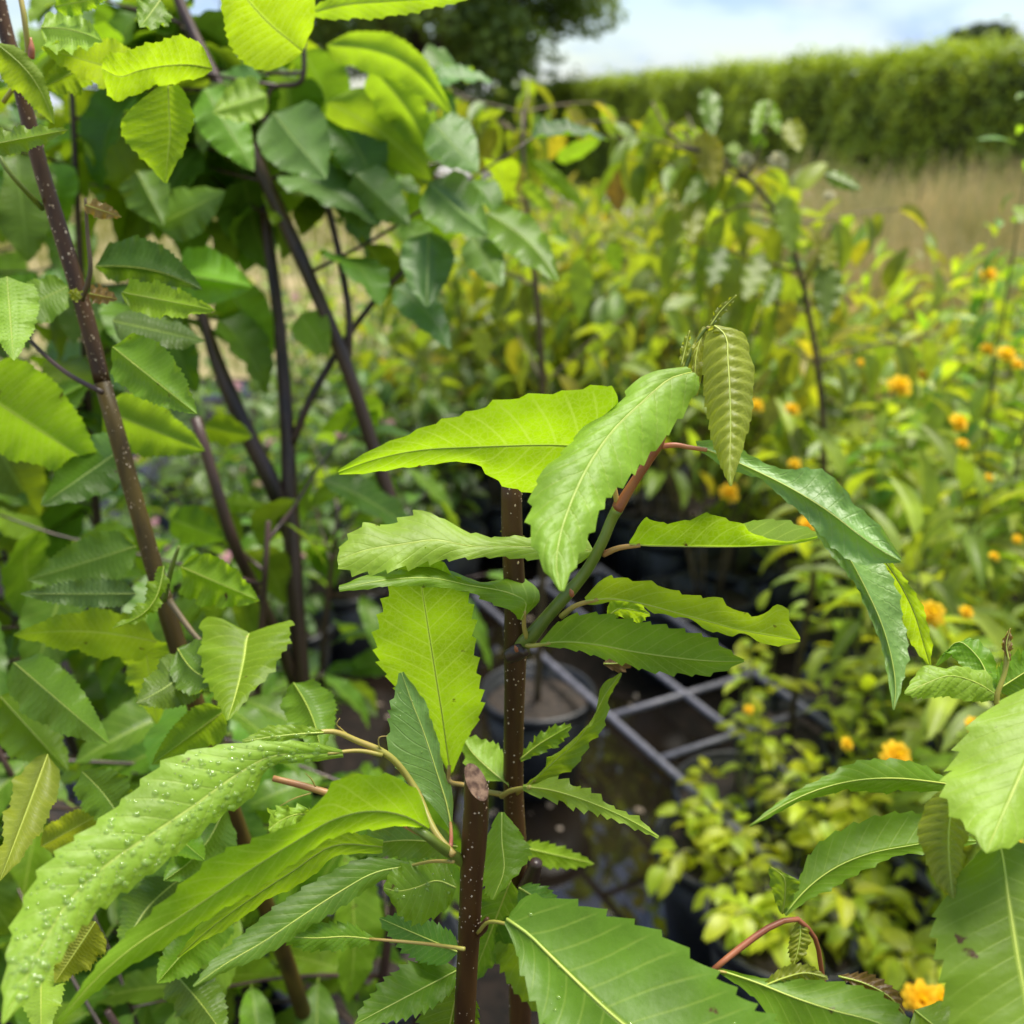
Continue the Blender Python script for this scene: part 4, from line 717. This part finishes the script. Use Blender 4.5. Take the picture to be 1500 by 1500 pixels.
b2((520, 255), (600, 330), 36, 34, 1.06, 1.04, 'hornblue')
b2((500, 300), (590, 310), 24, 30, 1.1, 1.1, 'hornblue')
b2((430, 215), (400, 330), 40, 36, 1.12, 1.1, 'horn')
b2((300, 130), (372, 250), 34, 38, 1.02, 1.0, 'horn')
b2((230, 330), (330, 280), 36, 40, 1.0, .98, 'horn')
b2((255, 400), (370, 420), 46, 40, 1.0, .98, 'horn')
b2((330, 420), (400, 520), 40, 36, 1.12, 1.1, 'horn', face='under')
b2((440, 460), (480, 520), 30, 26, 1.1, 1.1, 'pale')
b2((200, 250), (240, 330), 34, 36, 1.0, .98, 'horn')
b2((290, 590), (210, 660), 26, 30, 1.05, 1.04, 'hornblue')
b2((300, 625), (370, 640), 24, 22, 1.1, 1.08, 'young', face='under')
b2((330, 735), (385, 742), 16, 14, 1.1, 1.08, 'young')
b2((250, 760), (330, 790), 30, 28, 1.04, 1.02, 'horn', face='under')
b2((520, 690), (450, 745), 14, 18, 1.2, 1.18, 'young')
b2((560, 590), (470, 630), 26, 22, 1.25, 1.23, 'young', face='under')
b2((580, 700), (500, 740), 22, 20, 1.22, 1.2, 'mid')
random.seed(21)
nleaf = 0
for w, n in ((SW[0][:6], 12), (SW[1][:3], 6), (SW[6], 5), (SW[4][:2], 2)):
    for i in range(n):
        j = random.randrange(len(w)-1); f = random.random(); p = w[j]*(1-f)+w[j+1]*f
        a = (random.uniform(.5, 1.25) if random.random() < .8 else random.uniform(-.1, .3))*math.pi      # mostly away to the left and behind
        nleaf += leafy_twig(T2, p, (math.cos(a), abs(math.sin(a))*.7+.15, random.uniform(.0, .5)), random.uniform(.14, .30), random.randint(5, 8), HORN if random.random() < .8 else HORNB, .95, 'barkdark', droop=.45)

# two more of the same behind it, at the far left
def back_tree(label, x, y, h, seed, ntw, fam_, zlo=.55, azs=(0, 2*math.pi), scale=1.0, group=None, name='hornbeam_tree', lean=(0, 0)):
    random.seed(seed); t = thing(name, label, 'tree', (x, y, SOIL_Z), group)
    pot(x, y, 'black nursery pot standing under the leafy saplings', 'pots under the leafy saplings')
    for s in range(3):
        a = s*2.1+random.uniform(0, .8); top = np.array([x+lean[0]+math.cos(a)*.16, y+lean[1]+math.sin(a)*.16, h*random.uniform(.85, 1.05)]); b = np.array([x, y, SOIL_Z])
        w = np.array([b, b*.65+top*.35+[math.cos(a)*.03, math.sin(a)*.03, 0], b*.3+top*.7+[.01, 0, 0], top]); tube('stem', w, [.008, .0065, .005, .0025], M['barkdark'], t, 10, 5)
        for i in range(ntw):
            f = random.uniform(zlo, 1.0)*3*.999; j = int(f); p = w[j]+(w[j+1]-w[j])*(f-j); az = random.uniform(*azs)
            leafy_twig(t, p, (math.cos(az), math.sin(az), random.uniform(0, .5)), random.uniform(.12, .28), random.randint(4, 7), fam_, scale, 'barkdark', droop=.5)
    return t
back_tree('dense dark leafy young tree behind the leaning speckled stem', -0.62, 1.15, 1.66, 3, 13, HORN, .40)
back_tree('dark leafy young tree beside the gravelly field at far left', -0.98, 1.65, 1.75, 5, 11, HORN, .35)
back_tree('low bushy chestnut under the leaning speckled stem', -0.40, 0.92, 1.08, 8, 11, CHES, .45, scale=.85, name='chestnut_bush', azs=(.4*math.pi, 1.6*math.pi))
back_tree('low chestnut bush with mid green leaves beneath the wet drooping leaf', -0.24, 0.72, .98, 11, 9, CHES+CHESM, .50, scale=.85, name='chestnut_bush', azs=(.55*math.pi, 1.4*math.pi))
back_tree('small chestnut bush behind the pruned stem', -0.20, 0.98, .90, 14, 5, CHESM+CHES, .55, scale=.8, name='chestnut_bush', azs=(.7*math.pi, 1.3*math.pi))
back_tree('chestnut bush between the dark-stemmed tree and the wet ground', -0.42, 1.45, .92, 17, 9, CHES, .4, scale=.9, name='chestnut_bush')
print('left leaves', nleaf)

# ------------------------------------------------------------------ flowering and leafy shrubs
def shrub(name, label, cat, group, x, y, h, fam_, seed, stems=9, spread=.30, per=22, zlo=.25, scale=1.0, joined=None, droop=.3, stemmat='weedstem', potted=True, cap=280, arch=.6, margin=150, base_z=SOIL_Z):
    random.seed(seed); t = thing(name, label, cat, (x, y, base_z), group); put = []
    for s in range(stems):
        a = s*2*math.pi/stems+random.uniform(-.4, .4); r = spread*random.uniform(.35, 1.1); hh = h*random.uniform(.72, 1.05)
        b = np.array([x+math.cos(a)*.03, y+math.sin(a)*.03, base_z]); top = np.array([x+math.cos(a)*r, y+math.sin(a)*r, hh])
        w = [b, b*.6+top*.4-np.array([math.cos(a), math.sin(a), 0])*r*.18*arch, b*.25+top*.75+np.array([0, 0, .04*arch]), top]
        if joined is None: tube('stem', w, [.0038, .003, .0022, .001], M[stemmat], t, 5, 3)
        else: put.append(('s', w))
        for i in range(per):
            f = (zlo+(1-zlo)*(i+random.random())/per)*3*.999; j = int(f); p = w[j]+(w[j+1]-w[j])*(f-j); tw = unit(w[j+1]-w[j])
            az = i*2.4+random.uniform(-.5, .5); d = unit(np.array([math.cos(az), math.sin(az), 0])+tw*.55+np.array([0, 0, -droop*random.uniform(0, 2.2)]))
            if i >= per-2: d = unit(tw+np.array([math.cos(az)*.5, math.sin(az)*.5, 0]))
            up = unit(np.array([random.uniform(-.4, .4), random.uniform(-.4, .4), 1])); pp = p+d*random.uniform(0, .05)*(0.5 if joined is None else 1.2)
            if seen(pp, margin): put.append(('l', pp, d, up, scale*random.uniform(.6, 1.25)))
    lv = [q for q in put if q[0] == 'l']
    if joined is None:
        lv.sort(key=lambda q: pix(q[1])[2])
        for q in lv[:cap]: put_leaf(t, fam_, *q[1:])
        lv = lv[cap:]; jm = fam_[0][0].materials[0]
        if lv: batch('foliage', [random.choice(fam_) for _ in lv], [frame(*q[1:]) for q in lv], t, jm)
    else:
        Vs, Fs, bb = [], [], 0
        for q in put:
            if q[0] == 's':
                V, F, *_ = tube_arrays(q[1], [.0045, .0035, .0025, .001], 4, 2); Vs.append(V); Fs.append(F+bb); bb += len(V)
        obj('stems', mesh_np('stems', np.vstack(Vs)-off(t), np.vstack(Fs)), M[stemmat], t, kind='stuff')
        if lv: batch('foliage', [random.choice(fam_) for _ in lv], [frame(*q[1:]) for q in lv], t, joined)
    if potted: pot(x, y, 'black nursery pot standing in rows on the wet ground', 'pots in rows on the wet ground')
    return t
def flower(parent, me, p, s=1.0, up=None):
    d = unit(np.array([random.uniform(-1, 1), random.uniform(-1, 1), .1])); u = up if up is not None else unit(-CF+np.array([random.uniform(-.6, .6), 0, .7+random.uniform(-.3, .5)]))
    d = unit(np.cross(u, [0.2, 0.1, 1]) if abs(u[2]) < .95 else [1, 0, 0])
    o = obj('flower', random.choice(me), None, parent, matrix=frame(np.asarray(p)-off(parent), d, u, s)); return o
KG = 'orange flowered bushes in black pots'
KL = 'leafy arching bush with slim fresh green leaves and small orange flowers'
kpos = [(.80, 1.42, .86), (1.06, 1.62, .98), (.80, 1.86, .90), (1.08, 2.04, 1.0), (1.40, 1.98, 1.08), (.88, 2.40, .98), (1.22, 2.46, 1.06), (1.58, 2.42, 1.10), (.68, 2.86, .92), (1.04, 2.92, 1.05), (1.44, 2.94, 1.1), (1.84, 2.88, 1.1), (.95, 3.3, 1.0), (1.35, 3.4, 1.08), (1.8, 3.4, 1.1)]
K = [shrub('flowering_bush', KL, 'bush', KG, x, y, h, KERR, 100+i, stems=11, spread=.29, per=20 if y < 2.2 else 17, zlo=.18, scale=1.35, droop=.35) for i, (x, y, h) in enumerate(kpos)]
for px, py, d, s in ((1318, 566, 1.75, 1.1), (1352, 551, 1.9, .7), (1160, 600, 2.0, .8), (1108, 594, 2.1, .8), (1403, 620, 1.55, .85), (1410, 650, 1.6, .5), (1164, 680, 1.75, .6), (1068, 722, 1.9, 1.0), (1182, 769, 1.6, .8), (1364, 900, 1.25, .9), (1415, 897, 1.3, .5),
                     (1448, 402, 2.1, .9), (1474, 520, 1.7, .9), (1446, 512, 1.8, .7), (1490, 535, 1.7, .6), (1262, 532, 2.1, .5), (1448, 700, 1.6, .4), (1312, 1110, 1.15, 1.0), (1240, 1090, 1.2, .45), (1350, 1465, .95, .9), (1378, 1465, .95, .7), (1470, 1225, .95, .8), (1425, 1062, 1.1, .5), (1456, 815, 1.4, .4), (1490, 790, 1.5, .4)):
    p = P(px, py, d); k = min(K, key=lambda o: (o.location[0]-p[0])**2+(o.location[1]-p[1])**2)
    flower(k, FL_O, p, s*1.05)
# low lime plants in front
LG = 'low lime leaved plants beside the steel frame'
for i, (x, y, h) in enumerate([(.40, 1.56, .33), (.46, 1.36, .34), (.60, 1.55, .44), (.62, 1.30, .42), (.74, 1.62, .50)]):
    shrub('lime_plant', 'low bushy plant with small lime yellow leaves', 'plant', LG, x, y, h, LIME, 300+i, stems=9, spread=.21, per=14, zlo=.15, scale=1.25, droop=.2, margin=60)
sp = shrub('lime_plant', 'thin upright stem with sparse lime leaves and a pale orange bud', 'plant', None, .46, 1.72, .66, LIME, 390, stems=3, spread=.10, per=12, zlo=.3, scale=1.2, droop=.2, margin=60)
flower(sp, FL_O, P(1097, 1040, 1.58), .45)
# tall drooping-leaved shrub in the middle
VW = thing('drooping_shrub', 'tall shrub with hanging olive and yellow leaves and cream flower heads', 'shrub', (0.62, 1.95, SOIL_Z)); pot(.62, 1.95, 'black pot of the tall shrub with hanging leaves')
random.seed(41)
vst = [[(985, 215, 1.72, 7), (1040, 225, 1.72, 9), (1100, 265, 1.73, 11), (1150, 335, 1.75, 12), (1172, 400, 1.77, 13), (1185, 460, 1.79, 14), (1197, 530, 1.82, 15)], [(1128, 150, 1.7, 5), (1118, 200, 1.71, 7), (1092, 262, 1.73, 8)], [(1220, 330, 1.72, 6), (1200, 380, 1.74, 7), (1176, 420, 1.78, 9)], [(955, 150, 1.72, 5), (985, 200, 1.72, 7), (1030, 222, 1.72, 8)], [(1040, 330, 1.74, 5), (1090, 300, 1.73, 7), (1130, 310, 1.74, 9)]]
for k, rows in enumerate(vst):
    w, r = pts3(rows)
    r = r*.6
    if k == 0: w = np.vstack([w, [.62, 1.95, SOIL_Z]]); r = np.r_[r, .007]
    tube('stem', w, r, M['twig'], VW, 8, 5)
for bx, by, tx, ty, wdt, mt in ((968, 150, 935, 262, 19, 'vib'), (985, 200, 940, 262, 14, 'olive'), (1036, 128, 1044, 200, 17, 'vib'), (1118, 146, 1104, 198, 12, 'mid'), (1122, 146, 1142, 196, 12, 'mid'), (1155, 175, 1172, 222, 18, 'olive'), (1030, 190, 1046, 275, 22, 'vib'), (1085, 215, 1062, 218, 9, 'vib'), (1078, 270, 1082, 350, 20, 'vib'), (1018, 285, 1012, 355, 20, 'olive'), (1150, 285, 1160, 372, 20, 'vib'), (1120, 215, 1100, 190, 10, 'mid'), (1208, 255, 1262, 278, 13, 'vib'), (1215, 350, 1208, 395, 14, 'olive'), (1212, 385, 1210, 470, 23, 'vib'), (1118, 370, 1090, 440, 20, 'vib'), (1090, 330, 1130, 350, 10, 'olive'), (1140, 400, 1120, 450, 14, 'vib'), (1160, 440, 1140, 500, 16, 'vib'), (1060, 360, 1040, 420, 17, 'vib'), (1040, 250, 1000, 300, 14, 'vib'), (1190, 430, 1240, 480, 15, 'vib')):
    blade(VW, (bx, by), (tx, ty), wdt, wdt*.9, 1.72, 1.70, mt, face=random.choice(['top', 'under']), relief=.0008, wavy=.003, teeth=10, amp=.001, rib=0, al=random.uniform(-30, 40), ar=random.uniform(-30, 40))
for px, py, s in ((1092, 233, .7), (1140, 236, .9), (1215, 286, .5)): flower(VW, FL_C, P(px, py, 1.71), s)
for i in range(14):
    w0, _ = pts3(vst[0]); p = w0[1+i % 6]; leafy_twig(VW, p, (random.uniform(-1, 1), random.uniform(0, 1), .2), .22, 7, VIB, .9, 'twig', droop=1.2)
# second yellowing one on its left
VY = thing('drooping_shrub', 'slender shrub with hanging yellow leaves standing before the clipped hedge', 'shrub', (0.06, 2.1, SOIL_Z)); pot(.06, 2.1, 'black pot of the slender yellow leaved shrub')
w, r = pts3([(766, 165, 1.85, 5), (765, 200, 1.85, 6), (772, 300, 1.87, 8), (785, 420, 1.9, 10), (795, 560, 1.98, 11)]); tube('stem', np.vstack([w, [.06, 2.1, SOIL_Z]]), np.r_[r, .009], M['twig'], VY, 8, 5)
for bx, by, tx, ty, wdt, mt in ((768, 190, 748, 240, 14, 'olive'), (770, 190, 788, 280, 17, 'olive'), (772, 200, 764, 285, 13, 'young'), (780, 235, 858, 305, 14, 'young'), (815, 235, 880, 205, 13, 'mid'), (765, 268, 812, 312, 12, 'pale'), (705, 270, 760, 290, 16, 'mid'), (850, 375, 850, 470, 18, 'vib'), (900, 250, 905, 310, 18, 'bronze'), (895, 355, 905, 400, 14, 'mid'), (765, 240, 745, 300, 12, 'vib'), (700, 480, 712, 530, 14, 'olive')):
    blade(VY, (bx, by), (tx, ty), wdt, wdt*.9, 1.85, 1.82, mt, face='under', relief=.0006, wavy=.002, teeth=10, amp=.001, rib=0, al=random.uniform(-30, 40), ar=random.uniform(-30, 40))
for i in range(12):
    p = w[i % 5]; leafy_twig(VY, p, (random.uniform(-1, 1), random.uniform(0, 1), .2), .22, 6, VIB, .85, 'twig', droop=1.2)
for i, (px, y, h) in enumerate([(655, 3.35, 1.12), (735, 3.45, 1.18), (825, 3.45, 1.16), (905, 3.5, 1.22), (965, 3.3, 1.18), (1010, 3.1, 1.26), (1075, 2.65, 1.2), (1115, 3.2, 1.26), (1190, 2.9, 1.22), (870, 3.9, 1.24), (990, 4.0, 1.28), (780, 4.0, 1.2), (690, 4.0, 1.2)]):
    shrub('hanging_leaf_bush', 'loose bush with long hanging yellow green leaves between the slender shrub and the flowering bushes', 'bush', 'loose bushes with hanging leaves', (px-750)/FPX*y*.98, y, h, VIB, 620+i, stems=8, spread=.32, per=17, zlo=.35, scale=1.1, droop=.9, stemmat='twig')
# tall fresh shoots at the right edge
for i, (x, y, h, lab) in enumerate([(.93, 1.86, 1.52, 'tall fresh green leafy shoot rising against the dark hedge'), (.98, 2.35, 1.26, 'fresh green leafy stem in front of the straw coloured grass'), (1.22, 2.62, 1.34, 'slim pair of leafy green shoots standing above the orange flowers'), (.80, 2.10, 1.10, 'short leafy green shoots among the orange flowered bushes')]):
    shrub('leafy_shoot', lab, 'plant', None, x, y, h, WEED, 500+i, stems=2, spread=.05, per=30, zlo=.4, scale=1.0, droop=.5)

# rows further back
random.seed(77); MG = 'mixed shrubs in rows beyond the wet ground'; n_mid = 0
rows_ = []
for yy in np.arange(2.75, 8.6, .48):
    for xx in np.arange(-2.6, 4.9, .46):
        x = xx+random.uniform(-.12, .12); y = yy+random.uniform(-.12, .12)
        px, py, d = pix((x, y, .9))
        if px < 430 or px > 1600: continue
        if px > 1000 and y < 3.3: continue
        if y < 3.3 or (y < 3.6 and (px < 620 or px > 1010)): continue
        if px > 1160 and y > 4.2 and random.random() < .93: continue
        if px < 640 and y > 5.0: continue
        rows_.append((x, y))
kinds = [('mixed_shrub', 'leafy shrub with yellow green and straw coloured leaves', MASS, 'mass'), ('dark_shrub', 'small dense dark green shrub', DARK, 'darkmass'), ('drooping_bush', 'shrub with larger hanging olive leaves', VIB, 'vib'), ('slim_leaved_bush', 'bush with slim pale green leaves', KERR, 'kerria')]
for i, (x, y) in enumerate(sorted(rows_, key=lambda q: q[1])):
    k = random.choices([0, 1, 2, 3], [.42, .2, .2, .18])[0]; nm, lab, fm, mt = kinds[k]
    near = y < 4.1
    h = random.uniform(.72, .98) if near else random.uniform(.80, 1.06)
    t = shrub(nm, (lab+' near the wet ground') if near else (lab+' in the rows farther back'), 'shrub', MG+(' nearby' if near else ' far off')+' '+nm.replace('_', ' '), x, y, h, fm, 700+i, stems=7, spread=.26, per=16 if near else 24, zlo=.3, scale=1.0 if near else 1.15, joined=None if near else M[mt], droop=.5, potted=near, base_z=SOIL_Z if near else .0)
    n_mid += 1
    if random.random() < .5:
        for j in range(random.randint(2, 5)): flower(t, FL_P if random.random() < .7 else FL_C, (x+random.uniform(-.22, .22), y-random.uniform(.0, .25), h*random.uniform(.6, 1.0)), random.uniform(.7, 1.3))
for i, (px, y) in enumerate([(215, 2.5), (300, 2.9), (370, 2.45), (430, 3.1), (470, 2.7), (520, 3.4), (575, 3.0), (350, 3.6), (250, 3.5), (600, 3.7), (455, 3.9), (540, 4.3), (150, 3.1), (640, 3.1)]):
    x = (px-750)/FPX*y*.98; h = random.uniform(.55, .82)
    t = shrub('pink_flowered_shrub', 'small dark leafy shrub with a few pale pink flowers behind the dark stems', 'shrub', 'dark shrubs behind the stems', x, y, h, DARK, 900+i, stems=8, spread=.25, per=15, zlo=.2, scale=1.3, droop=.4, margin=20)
    for j in range(random.randint(1, 4)): flower(t, FL_P, (x+random.uniform(-.2, .2), y-random.uniform(.05, .25), h*random.uniform(.7, 1.0)), random.uniform(.8, 1.3))
print('mid shrubs', n_mid)

# ------------------------------------------------------------------ steel frame grid over the wet ground
ZF = 0.26
a0 = PZ(782, 950, ZF); a1 = PZ(1112, 1245, ZF); c0 = PZ(955, 980, ZF); u1 = unit(a1-a0); u1[2] = 0; u1 = unit(u1)
n1_ = np.array([-u1[1], u1[0], 0]); gap = abs((c0-a0)@n1_); n1_ = n1_ if (c0-a0)@n1_ > 0 else -n1_
FRM = thing('steel_frame', 'grey steel grid frame standing above the wet dark ground', 'frame', (a0[0], a0[1], 0.004))
def bar(p, q, r, parent, name='bar'):
    tube(name, [p, (np.array(p)+q)/2, q], [r, r, r], M['steel'], parent, 10, 1)
sl = (a1-a0)@u1
for k in range(0, 3): bar(a0+n1_*gap*k-u1*.35, a0+n1_*gap*k+u1*(sl+.25), .0085, FRM)
for px, py in ((890, 1050), (965, 1112), (1065, 1190)):
    q = PZ(px, py, ZF); s = (q-a0)@u1; bar(a0+u1*s-n1_*.0+[0, 0, -.001], a0+u1*s+n1_*gap*2+[0, 0, -.001], .0078, FRM)
q = a0+u1*(-.33); bar(q, q+n1_*gap*2, .0078, FRM)
for k in (0, 2):
    for s in (-.34, sl+.24):
        p = a0+n1_*gap*k+u1*s; bar(np.array([p[0], p[1], .004]), p, .009, FRM, 'leg')
print('frame gap', gap, sl)
# pots that stand empty or half seen on the wet ground
for px, py, z in ((385, 800, 0), (480, 720, 0), (395, 735, 0), (985, 985, 0), (600, 700, 0), (690, 690, 0), (560, 640, 0)):
    p = PZ(px, py, 0); pot(p[0], p[1], 'empty black nursery pot on the wet ground', 'empty pots on the wet ground', 1.0)
# bits of debris lying on the wet ground
random.seed(5); VV, FF, b = [], [], 0
for _ in range(170):
    x, y = random.uniform(-.5, 1.0), random.uniform(1.5, 4.2); s = random.uniform(.003, .014); a = random.uniform(0, 6.28); e = random.uniform(.3, .8)
    c, sn = math.cos(a), math.sin(a); z = .006+random.uniform(0, .003)
    for dx, dy, dz in ((-1, -e, 0), (1, -e*.8, .002), (1, e, .003), (-1, e*.9, .001)): VV.append((x+s*(dx*c-dy*sn), y+s*(dx*sn+dy*c), z+dz))
    FF.append([b, b+1, b+2, b+3]); b += 4
tag(obj('leaf_litter', mesh_np('leaf_litter', np.array(VV), np.array(FF), smooth=False), plain_mat('litter', (0.10, 0.07, 0.045), (0.34, 0.28, 0.22), scale=6, rough=.7), kind='stuff'), 'bits of dead leaf scattered over the wet dark ground', 'leaf litter')

# ------------------------------------------------------------------ grass, hedge, trees
def blades_stuff(name, label, cat, n, region, h0, h1, mat, seed, wid=.006):
    rg = np.random.default_rng(seed); x, y = region(rg, n); h = rg.uniform(h0, h1, n)*(.75+.25*np.sin(x*2.1+1)*np.sin(y*1.7)); a = rg.uniform(0, 2*math.pi, n); ln = rg.uniform(.05, .35, n)*h; ws = wid*(0.6+y*0.10)
    c, s = np.cos(a), np.sin(a); b = rg.uniform(0, 2*math.pi, n); V = np.zeros((n, 6, 3))
    for k, (t, wf) in enumerate(((0, 1), (.55, .8), (1, .15))):
        cx = x+np.cos(b)*ln*t*t; cy = y+np.sin(b)*ln*t*t; z = h*t
        V[:, 2*k] = np.stack([cx-c*ws*wf, cy-s*ws*wf, z], -1); V[:, 2*k+1] = np.stack([cx+c*ws*wf, cy+s*ws*wf, z], -1)
    i = np.arange(n)[:, None]*6; F = np.vstack([i+np.array([[0, 1, 3, 2]]), i+np.array([[2, 3, 5, 4]])])
    o = obj(name, mesh_np(name, V.reshape(-1, 3), F), mat, kind='stuff'); return tag(o, label, cat)
def reg_dry(rg, n):
    y = rg.uniform(4.6, 12.0, n); px = rg.uniform(1000, 1800, n); return (px-750)/FPX*y*1.02, y
blades_stuff('dry_grass', 'tall straw coloured dry grass standing before the hedge', 'grass', 22000, reg_dry, .55, 1.32, M['drygrass'], 11)
def reg_green(rg, n):
    y = 4.5+(rg.random(n)**.7)*20; px = rg.uniform(-1900, 2600, n); return (px-750)/FPX*y, y
blades_stuff('field_grass', 'short yellowish grass covering the field up to the hedge', 'grass', 46000, reg_green, .08, .42, M['greengrass'], 12)

def leaf_cloud(name, pts, nrm, size, mat, parent, seed, kind='stuff', jitter=.9):
    rg = np.random.default_rng(seed); n = len(pts); d = rg.normal(size=(n, 3)); nn = nrm+jitter*rg.normal(size=(n, 3)); nn /= np.linalg.norm(nn, axis=1)[:, None]
    a = np.cross(nn, d); a /= np.linalg.norm(a, axis=1)[:, None]; b = np.cross(nn, a); s = (size*rg.uniform(.55, 1.3, n))[:, None]
    V = np.stack([pts-a*s, pts+b*s*.5+nn*s*.15, pts+a*s, pts-b*s*.5+nn*s*.15], 1).reshape(-1, 3)
    F = np.arange(n)[:, None]*4+np.array([[0, 1, 2, 3]]); return obj(name, mesh_np(name, V-off(parent), F, smooth=False), mat, parent, kind=kind)
def hedge(name, label, A_, B_, H, th, n, size, seed, mat):
    A_ = np.array([*A_, 0.0]); B_ = np.array([*B_, 0.0]); ln = np.linalg.norm(B_-A_); ax = (B_-A_)/ln; nr = np.array([ax[1], -ax[0], 0]); nr = nr if nr[1] < 0 else -nr
    t = thing(name, label, 'hedge', tuple(A_)); rg = np.random.default_rng(seed)
    def bump(s, z): return .10*np.sin(s*1.7+np.sin(z*2.1))+.07*np.sin(s*4.3+z*3.1)+.05*np.sin(s*9.1-z*6.0)
    # inner body of twigs
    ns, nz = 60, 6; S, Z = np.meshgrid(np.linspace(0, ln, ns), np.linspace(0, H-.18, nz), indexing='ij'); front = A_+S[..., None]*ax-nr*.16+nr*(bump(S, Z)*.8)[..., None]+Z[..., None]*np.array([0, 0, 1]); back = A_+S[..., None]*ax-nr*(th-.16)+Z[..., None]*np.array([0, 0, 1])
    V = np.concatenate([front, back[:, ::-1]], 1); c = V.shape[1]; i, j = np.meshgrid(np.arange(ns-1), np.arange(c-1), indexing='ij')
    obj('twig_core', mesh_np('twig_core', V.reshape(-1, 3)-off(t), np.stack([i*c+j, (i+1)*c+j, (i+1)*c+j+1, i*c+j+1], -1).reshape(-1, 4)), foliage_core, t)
    nf = int(n*.62); s = rg.uniform(0, ln, nf); z = rg.uniform(0, H, nf)**1.0; dep = rg.random(nf)**2*.22
    edge = np.clip((z-(H-.3))/.3, 0, 1)**2*.18
    pf = A_+s[:, None]*ax+nr*(bump(s, z)-dep-edge+rg.normal(size=nf)*.03)[:, None]+np.stack([0*z, 0*z, z], -1)
    nt = n-nf; s2 = rg.uniform(0, ln, nt); q = rg.uniform(0, th, nt); zt = H+.06*np.sin(s2*2.3)+.04*np.sin(s2*5.7)+rg.exponential(.045, nt)*(rg.random(nt) < .5)-rg.random(nt)**2*.15
    pt = A_+s2[:, None]*ax-nr*q[:, None]+np.stack([0*zt, 0*zt, zt], -1)
    leaf_cloud('foliage', np.vstack([pf, pt]), np.vstack([np.tile(nr*.9+[0, 0, .5], (nf, 1)), np.tile([0, 0, 1.0], (nt, 1))]), size, mat, t, seed+1)
    k = 260; s3 = rg.uniform(0, ln, k); VV, FF, b = [], [], 0           # stray shoots above the clipped top
    for si in s3:
        p = A_+si*ax-nr*rg.uniform(.1, th*.6)+np.array([0, 0, H-.05]); q = p+np.array([rg.normal()*.05, rg.normal()*.05, rg.uniform(.1, .32)])
        V, F, *_ = tube_arrays([p, (p+q)/2+rg.normal(size=3)*.01, q], [.006, .005, .002], 4, 1); VV.append(V); FF.append(F+b); b += len(V)
    obj('stray_shoots', mesh_np('stray_shoots', np.vstack(VV)-off(t), np.vstack(FF)), M['weedstem'], t, kind='stuff')
    return t
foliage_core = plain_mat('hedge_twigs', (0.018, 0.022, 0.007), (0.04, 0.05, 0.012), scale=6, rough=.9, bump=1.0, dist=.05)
hedge('clipped_hedge', 'long clipped green hedge running across the far side of the field', (-0.7, 33.0), (7.3, 7.0), 2.28, 1.3, 100000, .045, 31, M['hedge'])
hedge('clipped_hedge', 'lower distant hedge beneath the big oak', (-18, 37.0), (-0.9, 37.0), 1.75, 1.2, 14000, .09, 33, M['hedge'])
pa, pb = np.array([-0.7, 33.0]), np.array([7.3, 7.0]); ax = (pb-pa)/np.linalg.norm(pb-pa); nr = np.array([ax[1], -ax[0]]); nr = nr if nr[1] < 0 else -nr
V = np.array([[*(pa-ax*12+nr*.5), .012], [*(pb+nr*.5), .012], [*(pb+nr*1.9), .012], [*(pa-ax*12+nr*1.9), .012]]); obj('path', mesh_np('path', V, np.array([[0, 1, 2, 3]])), M['path'], kind='structure')

def tree(name, label, x, y, trunk_h, crown_z, rx, rz, n, size, mat, seed, clumps=60, squash_low=True):
    rg = np.random.default_rng(seed); random.seed(seed); t = thing(name, label, 'tree', (x, y, 0))
    top = np.array([x+.2, y, crown_z]); tube('trunk', [(x, y, -.05), (x+.06, y, trunk_h*.5), (x-.04, y, trunk_h), top], [rx*.085, rx*.07, rx*.06, rx*.02], M['oakbark'], t, 12, 5, .03)
    cs = []
    for i in range(clumps):
        d = rg.normal(size=3); d /= np.linalg.norm(d); r = rg.uniform(.45, 1.0)
        c = np.array([x, y, crown_z])+d*np.array([rx, rx, rz])*r; cs.append(c)
        if i < 16:
            st_ = np.array([x, y, trunk_h*rg.uniform(.75, 1.2)]); tube('limb', [st_, st_*.5+c*.5+[0, 0, .25], c], [rx*.035, rx*.02, rx*.006], M['oakbark'], t, 6, 4, .03)
    cs = np.array(cs); per = n//clumps; P_, Nn_ = [], []
    for c in cs:
        cr = rx*rg.uniform(.20, .36); d = rg.normal(size=(per, 3)); d /= np.linalg.norm(d, axis=1)[:, None]; r = rg.random(per)**.4
        P_.append(c+d*(r*cr)[:, None]*np.array([1, 1, .6])); Nn_.append(d*.6+[0, 0, .7])
    leaf_cloud('crown', np.vstack(P_), np.vstack(Nn_), size, mat, t, seed+1); return t
tree('oak_tree', 'big dark spreading oak with low boughs beyond the end of the hedge', -2.3, 27.0, 2.4, 5.0, 4.9, 3.5, 34000, .13, M['oak'], 51, clumps=75)
tree('oak_tree', 'distant round dark tree top showing above the clipped hedge', 26.0, 62.0, 3.5, 5.7, 1.5, .6, 9000, .22, M['faroak'], 53, clumps=40)
tree('oak_tree', 'distant tree top at the far end over the hedge', 32.2, 62.0, 3.5, 5.4, 1.4, .9, 9000, .22, M['faroak'], 55, clumps=40)
print('objects', len(bpy.data.objects))
